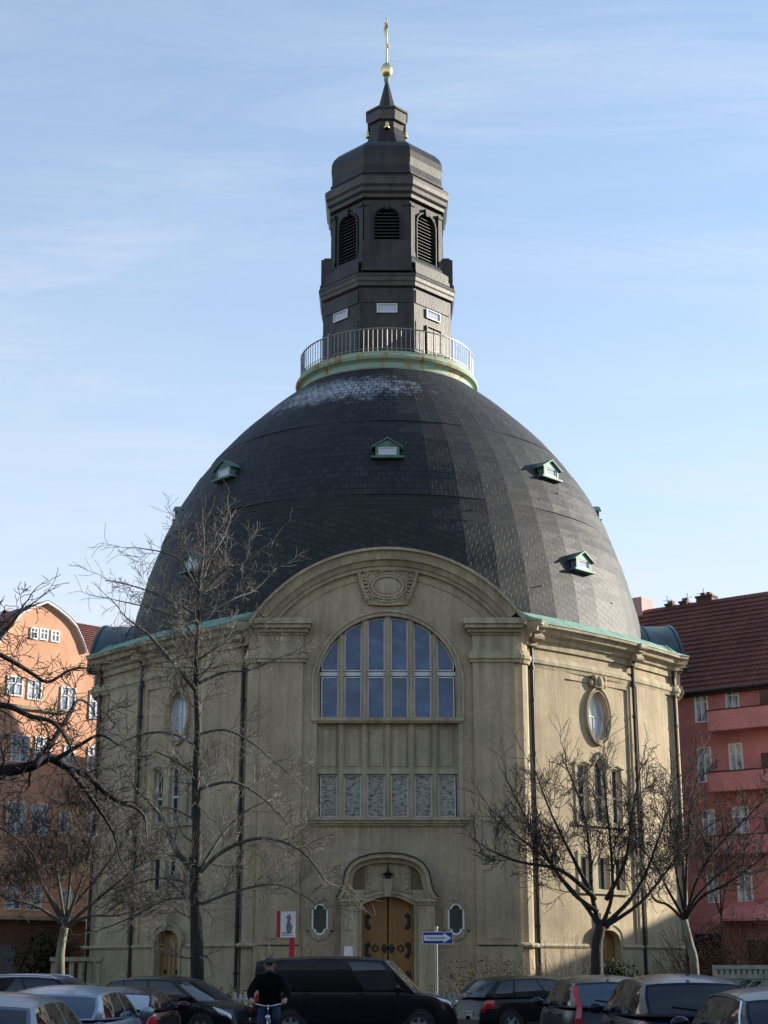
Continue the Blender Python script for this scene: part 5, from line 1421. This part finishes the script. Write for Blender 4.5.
    for i in range(qn + 1):
        q = i / qn; 
        for j in range(sn + 1):
            s_ = -1 + 2 * j / sn
            if i == 0: p = frontp(s_, 1)
            elif i == qn: p = rearp(s_, 1)
            else: a = sidep(q, 1); p = Vector((a.x, a.y * s_, a.z))
            p.z = sidep(q, 1).z + .03 * (1 - s_ * s_) + .045 * (1 - abs(s_) ** 3) * (1 - (2 * q - 1) ** 4)
            vs.append(tuple(p))
    body.add(vs, [(i * (sn + 1) + j, i * (sn + 1) + j + 1, (i + 1) * (sn + 1) + j + 1, (i + 1) * (sn + 1) + j) for i in range(qn) for j in range(sn)])
    body.build('body', paintm, e, smooth=True, angle=38)
    ws_[0].build('windshield', M[glassm], e, smooth=True); rw[0].build('rear_window', M[rearm or glassm], e, smooth=True)
    for g_ in sides: g_.build('side_window', M[glassm], e, smooth=True)
    # window trim
    if chrome:
        for fl in (1, -1):
            tr_ = MB(); q0, q1 = wins[0][0] - .01, wins[-1][1] + .01
            pts = [sidep(q0 + (q1 - q0) * k / 12, .05) for k in range(13)] + [sidep(q1, .5)] + [sidep(q1 - (q1 - q0) * k / 12, .94) for k in range(13)] + [sidep(q0, .05)]
            tr_.tube([(p.x, (p.y + .008) * fl, p.z) for p in pts], .014, 5); tr_.build('window_trim', M['chrome'], e)
    # wheels
    rad = .32 if kind not in ('van', 'suv') else .345
    wx = [h - .82, -h + .78] if kind != 'van' else [h - .9, -h + 1.0]
    for x in wx:
        for sgn in (1, -1):
            yo = sgn * (hw(x) + .004)
            ar_ = MB(); ar_.fn = lambda a, b, c, x=x, yo=yo: Vector((x + a, yo + b, rad + c))
            k_ = 22; o_ = [(rad * 1.19 * cos(pi * 2 * j / k_), rad * 1.19 * sin(pi * 2 * j / k_)) for j in range(k_)]
            ar_.prism([q for q in o_], -.012 if sgn > 0 else .0, .012 if sgn < 0 else 0.0); ar_.build('wheel_arch', M['trim_black'], e)
            w_ = MB(); w_.fn = lambda a, b, c, x=x, yo=yo, sgn=sgn: Vector((x + a, yo + c * sgn, rad + b))
            w_.lathe([(rad * .62, .015), (rad * .9, .02), (rad, -.01), (rad, -.2), (.1, -.2)], 28); wo = w_.build('wheel', M['rubber'], e, smooth=True, angle=40)
            r_ = MB(); r_.fn = w_.fn; r_.lathe([(rad * .64, .018), (rad * .58, .012), (rad * .55, -.06)], 28); r_.lathe([(.0, .012), (.05, .01), (.06, -.03)], 14)
            for s5 in range(5 if kind != 'van' else 6):
                a = 2 * pi * s5 / (5 if kind != 'van' else 6); dx, dy = sin(a), -cos(a); tx, ty = cos(a), sin(a)
                r_.add([(dx * .04 + tx * .045, dy * .04 + ty * .045, .0), (dx * .04 - tx * .045, dy * .04 - ty * .045, .0), (dx * rad * .6 - tx * .03, dy * rad * .6 - ty * .03, .008), (dx * rad * .6 + tx * .03, dy * rad * .6 + ty * .03, .008)], [(0, 1, 2, 3)])
            r_.build('rim', M['alloy'], wo, smooth=True, angle=30)
    # lights
    def patch(x0_, x1_, v0, v1, sgn, o=.012, nx=8, nvv=5):
        m_ = MB(); vs = []
        for i in range(nx + 1):
            for j in range(nvv + 1):
                vv = lerp(v0, v1, j / nvv); 
                if isinstance(x1_, tuple): xx = lerp(x0_, lerp(x1_[0], x1_[1], j / nvv), i / nx)
                else: xx = lerp(x0_, x1_, i / nx)
                edge = i in (0, nx) or j in (0, nvv)
                q = body_pt(xx, vv, -.01 if edge else o); vs.append((q.x, q.y * sgn, q.z))
        m_.add(vs, [(i * (nvv + 1) + j, i * (nvv + 1) + j + 1, (i + 1) * (nvv + 1) + j + 1, (i + 1) * (nvv + 1) + j) for i in range(nx) for j in range(nvv)]); return m_
    for sgn in (1, -1):
        patch(h - .07, (h - .62, h - .4), .3, .52, sgn, .014).build('headlight', M['lamp_clear'], e, smooth=True)
        if rear_light == 'tall':
            m_ = MB(); pts = [rearp(1.0, t) for t in (.9, .7, .45, .2, .0)] + [Vector((-h + .06, hw(-h + .1) * .99, z)) for z in (.85, .7)]
            vs = []
            for p in pts:
                vs += [(p.x - .03, (p.y + .015) * sgn, p.z), (p.x + .1, (p.y + .015) * sgn, p.z), (p.x - .045, (p.y - .075) * sgn, p.z), ]
            m_.add(vs, [f for i in range(len(pts) - 1) for f in ((i * 3, i * 3 + 1, i * 3 + 4, i * 3 + 3), (i * 3, i * 3 + 3, i * 3 + 5, i * 3 + 2))]); m_.build('taillight', M['lamp_red'], e)
        elif rear_light == 'clear':
            m_ = patch(-h + .04, -h + .42, .34, .58, sgn, .014); m_.build('taillight', M['lamp_red'], e, smooth=True)
        else:
            patch(-h + .03, -h + .36, .34, .6, sgn, .014).build('taillight', M['lamp_red'], e, smooth=True)
        # mirror
        m_ = MB(); p = sidep(.09, .06); m_.ball((p.x - .02, (p.y + .17) * sgn, p.z + .06), .075, .12, .085, 14, 8); m_.tube([(p.x, (p.y) * sgn, p.z), (p.x, (p.y + .1) * sgn, p.z + .03)], .03, 6)
        m_.build('side_mirror', M[P], e, smooth=True)
        # seams, handles
        m_ = MB(); mh = MB()
        doors = [lerp(xf0, xr0, q) for q in ((.02, .42, .8) if kind != 'van' else (.1, .36, .7))]
        for x in doors:
            m_.tube([(x, (body_pt(x, v, .0).y + .001) * sgn, body_pt(x, v).z) for v in (.38, .5, .6, .7, .78, .86)], .006, 4)
        for x in doors[1:]:
            q = body_pt(x + .14 - (.0 if kind == 'van' else 0), .48, .02); mh.tube([(q.x - .09, q.y * sgn, q.z), (q.x + .09, q.y * sgn, q.z)], .018, 6)
        m_.build('door_seam', M['trim_black'], e); mh.build('door_handle', M['chrome'] if chrome else paintm, e)
        lw_ = MB(); lw_.tube([(x, (body_pt(x, .8).y + .005) * sgn, body_pt(x, .8).z) for x in (wx[1] + .45, 0, wx[0] - .45)], .03, 6); lw_.build('sill_trim', M['trim_black'], e)
    # grille, bumpers, plates
    g_ = MB(); g_.box(h - .03, h + .015, -.42, .42, .42, .56); g_.box(h - .06, h + .01, -.55, .55, .24, .38); g_.build('grille', M['trim_black'], e)
    g_ = MB()
    for z in (.46, .52): g_.box(h + .015, h + .02, -.4, .4, z, z + .015)
    g_.ball((h + .02, 0, .5), .015, .06, .06); g_.build('grille_bar', M['chrome'], e)
    g_ = MB(); g_.box(-h - .03, -h + .04, -.26, .26, .52, .63); po_ = g_.build('licence_plate', M['plate_white'], e)
    if plate: text_mesh('plate_text', plate, .11, M['sign_black'], po_, (-h - .036, 0, .575), (pi / 2, 0, -pi / 2))
    g_ = MB(); g_.box(-h - .02, -h + .05, -.6, .6, .26, .42); g_.build('rear_bumper', M['trim_black'], e)
    g_ = MB(); q = rearp(0, .2); q2 = rearp(0.5, .3); g_.tube([(q.x - .02, 0, q.z), (q2.x - .02, q2.y, q2.z)], .01, 4); g_.build('wiper', M['trim_black'], e)
    if antenna:
        g_ = MB(); g_.lathe([(.035, 0), (.02, .03), (.006, .06), (.004, antenna)], 8, (xr1 + .25, 0, H - .01)); g_.build('antenna', M['trim_black'], e)
    if rails:
        for sgn in (1, -1):
            g_ = MB(); g_.tube([(lerp(xf1, xr1, q), (wr - .05) * sgn, sidep(q, 1).z + (.05 if .05 < q < .95 else .0)) for q in (.03, .1, .3, .5, .7, .9, .97)], .018, 6); g_.build('roof_rail', M['alloy'], e)
    return e
def car_at(px, Y, z=1.0): return (xat(px, Y, z), Y)
make_car('parked_van', 'black delivery van parked side-on before the church portal', car_at(356, 40.5), R(-4), 'paint_black', L=5.0, W=1.92, H=1.97, kind='van', cat='van', antenna=.06)
make_car('parked_car', 'glossy black hatchback facing right, behind the small maroon car', car_at(178, 40), R(-27), 'paint_black', L=4.15, W=1.75, H=1.5)
make_car('parked_car', 'black hatchback with red tail lamps seen from behind, right of the one-way sign', car_at(536, 43.5), R(27), 'paint_black', L=4.2, W=1.78, H=1.5, plate='B RK 4127')
make_car('parked_car', 'dark people carrier with tall red lamps down its rear corner', (3.9, 30.2), R(92), 'paint_darkgrey', L=4.2, W=1.72, H=1.55, kind='suv', rear_light='tall', rearm='car_glass_blue', antenna=.3)
make_car('parked_car', 'dark estate car with aerial on its roof, between people carrier and nearest right car', (4.35, 24.9), R(90), 'paint_midnight', L=4.5, W=1.8, H=1.58, kind='suv', antenna=.55)
make_car('parked_car', 'near dark car with chrome window surround at the right bottom corner', (4.68, 19.7), R(89), 'paint_midnight', L=4.2, W=1.75, H=1.45, chrome=True)
make_car('parked_car', 'navy car parked behind the silver-blue one at the left', car_at(50, 36.5), R(-8), 'paint_navy', L=4.3, W=1.75, H=1.56, rails=True)
make_car('parked_car', 'pale car cut off by the left edge behind the grey-blue one', (-7.3, 27.2), R(91), 'paint_white', L=4.1, W=1.72, H=1.5, chrome=True)
make_car('parked_car', 'silver-blue saloon with pale wing mirror, second row at the left', (-4.75, 25.15), R(90), 'paint_silverblue', L=4.3, W=1.74, H=1.42, rearm='car_glass_blue')
make_car('parked_car', 'small dark maroon hatchback with pale blue rear window', (-4.7, 30.3), R(89), 'paint_maroon', L=3.6, W=1.6, H=1.36, rearm='glass_pale')
make_car('parked_car', 'grey-blue hatchback nearest the camera at the left bottom corner', (-4.1, 17.5), R(91), 'paint_greyblue', L=4.0, W=1.68, H=1.42)

# ---------------------------------------------------------------- bicycles and rider
def make_bike(loc, ang, label, lean=0.0, steer=0.0, group='bicycles'):
    """forward = +x"""
    e = empty('bicycle', (loc[0], loc[1], 0), ang); e.rotation_euler = (lean, 0, ang); tag(e, label, 'bicycle', group)
    rw_ = .345
    for x in (-.52, .54):
        w = MB(); w.tube([(x + rw_ * cos(2 * pi * k / 32), 0, rw_ + .01 + rw_ * sin(2 * pi * k / 32)) for k in range(33)], .02, 6, caps=False); wo = w.build('wheel', M['rubber'], e, smooth=True)
        s_ = MB(); s_.tube([(x + (rw_ - .03) * cos(2 * pi * k / 32), 0, rw_ + .01 + (rw_ - .03) * sin(2 * pi * k / 32)) for k in range(33)], .012, 5, caps=False)
        for k in range(18): a = 2 * pi * k / 18; s_.tube([(x, 0, rw_ + .01), (x + (rw_ - .03) * cos(a), 0, rw_ + .01 + (rw_ - .03) * sin(a))], .003, 3)
        s_.tube([(x, -.04, rw_ + .01), (x, .04, rw_ + .01)], .03, 8); s_.build('rim', M['steel'], wo)
        g_ = MB(); g_.tube([(x + (rw_ + .035) * cos(a), 0, rw_ + .01 + (rw_ + .035) * sin(a)) for a in [R(20 + 140 * k / 10) for k in range(11)]], .022, 5); g_.build('mudguard', M['steel'], e)
    f_ = MB(); B_ = (-.08, 0, .3); S_ = (-.2, 0, .78); Hh = (.36, 0, .86); Hl = (.4, 0, .72)
    for a, b in ((B_, S_), (B_, Hl), ((-.17, 0, .66), Hh), (Hh, Hl)): f_.tube([a, b], .018, 8)
    for sg in (-1, 1): f_.tube([B_, (-.52, .05 * sg, rw_)], .01, 6); f_.tube([S_, (-.52, .05 * sg, rw_)], .008, 6); f_.tube([Hl, (.43, .04 * sg, .62), (.54, .05 * sg, rw_)], .012, 6)
    f_.build('frame', M['iron'], e)
    h_ = MB(); h_.tube([Hh, (.33, 0, 1.02)], .014, 6); h_.tube([(.22, .29, 1.04), (.32, .2, 1.03), (.35, .06, 1.0), (.35, -.06, 1.0), (.32, -.2, 1.03), (.22, -.29, 1.04)], .013, 8); h_.build('handlebar', M['chrome'], e, smooth=True)
    for sg in (-1, 1): g_ = MB(); g_.tube([(.24, .27 * sg, 1.038), (.13, .31 * sg, 1.035)], .018, 8); g_.build('grip', M['rubber'], e)
    g_ = MB(); g_.tube([S_, (-.23, 0, .92)], .013, 6); g_.ball((-.26, 0, .95), .14, .085, .035); g_.ball((-.12, 0, .955), .09, .03, .025); g_.build('saddle', M['rubber'], e, smooth=True)
    g_ = MB(); g_.lathe([(.0, .0), (.045, .0), (.05, .03), (.03, .07), (0, .08)], 14, (0, 0, 0)); g_.v = [Vector((.48 - v.z, v.x, .8 + v.y)) for v in g_.v]; g_.build('headlamp', M['lamp_clear'], e, smooth=True)
    g_ = MB(); g_.tube([(-.08, .05, .3), (-.08 + .12, .07, .18)], .012, 6); g_.tube([(-.08, -.05, .3), (-.08 - .12, -.07, .42)], .012, 6); g_.box(-.0, .09, .07, .17, .165, .19); g_.box(-.25, -.15, -.17, -.07, .41, .435)
    g_.tube([(-.08 + .09 * cos(2 * pi * k / 16), .045, .3 + .09 * sin(2 * pi * k / 16)) for k in range(17)], .006, 4); g_.build('crank', M['steel'], e)
    return e
CYX = xat(269, 31, 1.2)
make_bike((CYX, 31.0), R(-88), 'bicycle ridden towards the camera by the man in black')
make_bike((xat(474, 46, .5), 46.2), R(205), 'parked bicycle leaning behind the dark hatchback, right of the van', lean=R(10))

plain('jacket_black', (.004, .004, .005), .85, 0, .3, 6, .5, 14, spec=.15); plain('jeans_blue', (.014, .025, .06), .85, 0, .3, 8, .2, 60); plain('skin', (.42, .24, .17), .55, 0, .08, 10)
plain('cap_grey', (.05, .048, .05), .8, 0, .2, 10); plain('shoe_dark', (.02, .015, .012), .6); plain('beard_grey', (.2, .18, .16), .9)
def skin_mesh(joints, edges, sub=2):
    me = bpy.data.meshes.new('tmp'); names = list(joints)
    me.from_pydata([joints[n][0] for n in names], [(names.index(a), names.index(b)) for a, b in edges], [])
    o = bpy.data.objects.new('tmp', me); col.objects.link(o)
    sk = o.modifiers.new('s', 'SKIN'); ss_ = o.modifiers.new('u', 'SUBSURF'); ss_.levels = sub; ss_.render_levels = sub
    for i, n in enumerate(names):
        r_ = joints[n][1]; r_ = (r_, r_) if not hasattr(r_, '__len__') else r_
        me.skin_vertices[0].data[i].radius = r_; me.skin_vertices[0].data[i].use_root = (i == 0)
    dg = bpy.context.evaluated_depsgraph_get(); m2 = bpy.data.meshes.new_from_object(o.evaluated_get(dg)); bpy.data.objects.remove(o)
    return m2
def make_rider():
    # local frame: facing -Y, bicycle forward is -Y; x is the rider's left
    e = empty('person', (CYX, 31.0, 0)); tag(e, 'person in black jacket, grey cap and sunglasses cycling towards the camera', 'person')
    J = {}; E = []
    def j(n, x, y, z, r): J[n] = ((x, y, z), r)
    j('pelvis', 0, .27, 1.0, (.17, .14)); j('waist', 0, .24, 1.14, (.22, .17)); j('chest', 0, .16, 1.34, (.25, .17)); j('shoul', 0, .1, 1.5, (.18, .13)); j('neck', 0, .06, 1.59, .07)
    j('head0', 0, .03, 1.66, .075); j('head1', 0, .01, 1.74, .1); j('head2', 0, .02, 1.82, .085)
    E += [('pelvis', 'waist'), ('waist', 'chest'), ('chest', 'shoul'), ('shoul', 'neck'), ('neck', 'head0'), ('head0', 'head1'), ('head1', 'head2')]
    for s, sg in (('L', 1), ('R', -1)):
        up = 1 if s == 'L' else 0
        j('sh' + s, .2 * sg, .1, 1.49, .105); j('el' + s, .37 * sg, .03, 1.24, .085); j('wr' + s, .31 * sg, -.14, 1.09, .052); j('pa' + s, .3 * sg, -.2, 1.075, .04)
        j('hip' + s, .12 * sg, .24, .95, .11); j('kn' + s, .15 * sg, -.1, .78 if up else .62, .075); j('an' + s, .1 * sg, .1 if up else .0, .5 if up else .25, .05); j('toe' + s, .1 * sg, -.1 if up else -.15, .44 if up else .2, .045)
        E += [('shoul', 'sh' + s), ('sh' + s, 'el' + s), ('el' + s, 'wr' + s), ('wr' + s, 'pa' + s), ('pelvis', 'hip' + s), ('hip' + s, 'kn' + s), ('kn' + s, 'an' + s), ('an' + s, 'toe' + s)]
        for k in range(4):
            x = (.275 + .02 * k) * sg
            j(f'f{k}{s}', x, -.245, 1.075, .011); j(f'g{k}{s}', x, -.265, 1.05, .01); j(f'h{k}{s}', x, -.24, 1.03, .008)
            E += [('pa' + s, f'f{k}{s}'), (f'f{k}{s}', f'g{k}{s}'), (f'g{k}{s}', f'h{k}{s}')]
        j('t0' + s, .262 * sg, -.21, 1.06, .012); j('t1' + s, .25 * sg, -.235, 1.04, .009); E += [('pa' + s, 't0' + s), ('t0' + s, 't1' + s)]
    me = skin_mesh(J, E, 2)
    for m in ('jacket_black', 'jeans_blue', 'skin', 'shoe_dark'): me.materials.append(M[m])
    for p in me.polygons:
        c = p.center; p.use_smooth = True
        if c.z > 1.6: i = 2
        elif c.y < -.16 and c.z > .98: i = 2
        elif c.z < .3 and c.x < 0 and c.y < 2 or (c.x > 0 and c.z < .53 and c.z > .3 and c.y < .12): i = 3
        elif c.z < .98 or (c.z < 1.02 and c.y < .05): i = 1
        else: i = 0
        p.material_index = i
    o = bpy.data.objects.new('body', me); col.objects.link(o); o.parent = e
    fc = MB(); fc.ball((0, -.1, 1.725), .016, .026, .03, 10, 8)
    for sg in (-1, 1): fc.ball((sg * .1, .02, 1.735), .015, .03, .035, 8, 6)
    fc.build('face', M['skin'], e, smooth=True)
    bd_ = MB(); bd_.ball((0, -.045, 1.665), .068, .055, .04, 14, 8); bd_.build('beard', M['beard_grey'], e, smooth=True)
    g = MB()
    for sg in (-1, 1): g.ball((sg * .036, -.092, 1.755), .03, .014, .021, 12, 8)
    g.box(-.02, .02, -.1, -.09, 1.758, 1.768); g.build('sunglasses', M['sign_black'], e, smooth=True)
    c = MB(); c.lathe([(.112, 0), (.116, .03), (.1, .075), (.06, .1), (0, .108)], 20, (0, .01, 1.775)); c.build('cap', M['cap_grey'], e, smooth=True)
    v = MB(); v.prism([(0, 0)] * 0 or [(-.09, 1.775), (-.09, 1.79), (.09, 1.79), (.09, 1.775)], -.09, -.17); v.build('cap_peak', M['cap_grey'], e)
    k = MB(); k.lathe([(.085, 1.545), (.1, 1.57), (.095, 1.615), (.085, 1.61)], 18, (0, .07, 0)); k.build('collar', M['jacket_black'], e, smooth=True)
    return e
make_rider()

# ---------------------------------------------------------------- light, sky, camera
SUN_AZ = R(110); SUN_EL = R(18)     # azimuth measured from "towards the camera" (-Y) round to +X
sd = Vector((sin(SUN_AZ) * cos(SUN_EL), -cos(SUN_AZ) * cos(SUN_EL), sin(SUN_EL)))
sl = bpy.data.lights.new('sun', 'SUN'); sl.energy = 4.4; sl.angle = R(.5); sl.color = (1, .93, .8)
so = bpy.data.objects.new('sun', sl); col.objects.link(so); so.rotation_euler = sd.to_track_quat('Z', 'Y').to_euler(); so.location = (60, 60, 60)
w = bpy.data.worlds.new('World'); scene.world = w; w.use_nodes = True; nt = w.node_tree; L = nt.links.new
bg = nt.nodes['Background']
sky = N(nt, 'ShaderNodeTexSky', sky_type='NISHITA', sun_disc=False, sun_elevation=SUN_EL, sun_rotation=atan2(sd.x, sd.y), altitude=50, air_density=1.0, dust_density=.2, ozone_density=1.0)
tc = N(nt, 'ShaderNodeTexCoord')
sx = N(nt, 'ShaderNodeSeparateXYZ'); L(tc.outputs['Generated'], sx.inputs[0])
# project the view direction onto a cloud layer so streaks shorten towards the horizon
mxz = N(nt, 'ShaderNodeMath', operation='MAXIMUM'); mxz.inputs[1].default_value = .03; L(sx.outputs['Z'], mxz.inputs[0])
ad = N(nt, 'ShaderNodeMath', operation='ADD'); ad.inputs[1].default_value = .12; L(mxz.outputs[0], ad.inputs[0])
dx = N(nt, 'ShaderNodeMath', operation='DIVIDE'); L(sx.outputs['X'], dx.inputs[0]); L(ad.outputs[0], dx.inputs[1])
dy = N(nt, 'ShaderNodeMath', operation='DIVIDE'); L(sx.outputs['Y'], dy.inputs[0]); L(ad.outputs[0], dy.inputs[1])
cb = N(nt, 'ShaderNodeCombineXYZ'); L(dx.outputs[0], cb.inputs[0]); L(dy.outputs[0], cb.inputs[1])
mp = N(nt, 'ShaderNodeMapping'); mp.inputs['Rotation'].default_value = (0, 0, R(24)); mp.inputs['Scale'].default_value = (.8, 2.6, 1); mp.inputs['Location'].default_value = (.4, .2, 0); L(cb.outputs[0], mp.inputs[0])
n1 = N(nt, 'ShaderNodeTexNoise', i_Scale=.9, i_Detail=9.0, i_Roughness=.58, i_Distortion=.5); L(mp.outputs[0], n1.inputs['Vector'])
r1 = ramp(nt, n1.outputs[0], [(.42, (0, 0, 0)), (.7, (1, 1, 1))])
mpb = N(nt, 'ShaderNodeMapping'); mpb.inputs['Rotation'].default_value = (0, 0, R(-12)); mpb.inputs['Scale'].default_value = (2.2, 9.0, 1); L(cb.outputs[0], mpb.inputs[0])
n2 = N(nt, 'ShaderNodeTexNoise', i_Scale=1.1, i_Detail=10.0, i_Roughness=.66, i_Distortion=.9); L(mpb.outputs[0], n2.inputs['Vector'])
r2 = ramp(nt, n2.outputs[0], [(.38, (.15,) * 3), (.7, (1, 1, 1))])
m12 = N(nt, 'ShaderNodeMath', operation='MULTIPLY'); L(r1.outputs[0], m12.inputs[0]); L(r2.outputs[0], m12.inputs[1])
tint = N(nt, 'ShaderNodeMix', data_type='RGBA', blend_type='MULTIPLY'); tint.inputs['Factor'].default_value = 1; L(sky.outputs[0], tint.inputs['A']); tint.inputs['B'].default_value = (.96, 1.16, 1.24, 1)
# more veil low down
rz = ramp(nt, sx.outputs['Z'], [(.0, (.85,) * 3), (.25, (.6,) * 3), (.45, (.25,) * 3), (.75, (.1,) * 3)])
mu = N(nt, 'ShaderNodeMath', operation='MULTIPLY'); L(m12.outputs[0], mu.inputs[0]); mu.inputs[1].default_value = .42
ad2 = N(nt, 'ShaderNodeMath', operation='ADD'); L(mu.outputs[0], ad2.inputs[0]); L(rz.outputs[0], ad2.inputs[1]); ad2.use_clamp = True
mx = N(nt, 'ShaderNodeMix', data_type='RGBA'); L(ad2.outputs[0], mx.inputs['Factor']); L(tint.outputs['Result'], mx.inputs['A']); mx.inputs['B'].default_value = (3.95, 4.1, 4.6, 1)
L(mx.outputs['Result'], bg.inputs['Color']); bg.inputs['Strength'].default_value = .098
cam = bpy.data.cameras.new('camera'); co = bpy.data.objects.new('camera', cam); col.objects.link(co)
co.location = (0, 0, HC); co.rotation_euler = (pi / 2 + TH, 0, 0)
cam.sensor_fit = 'VERTICAL'; cam.sensor_height = 36.0; cam.lens = F / 1024 * 36; cam.clip_end = 4000; cam.clip_start = .1
scene.camera = co
scene.view_settings.view_transform = 'Standard'; scene.view_settings.look = 'None'; scene.view_settings.gamma = 1; scene.view_settings.exposure = 1.15
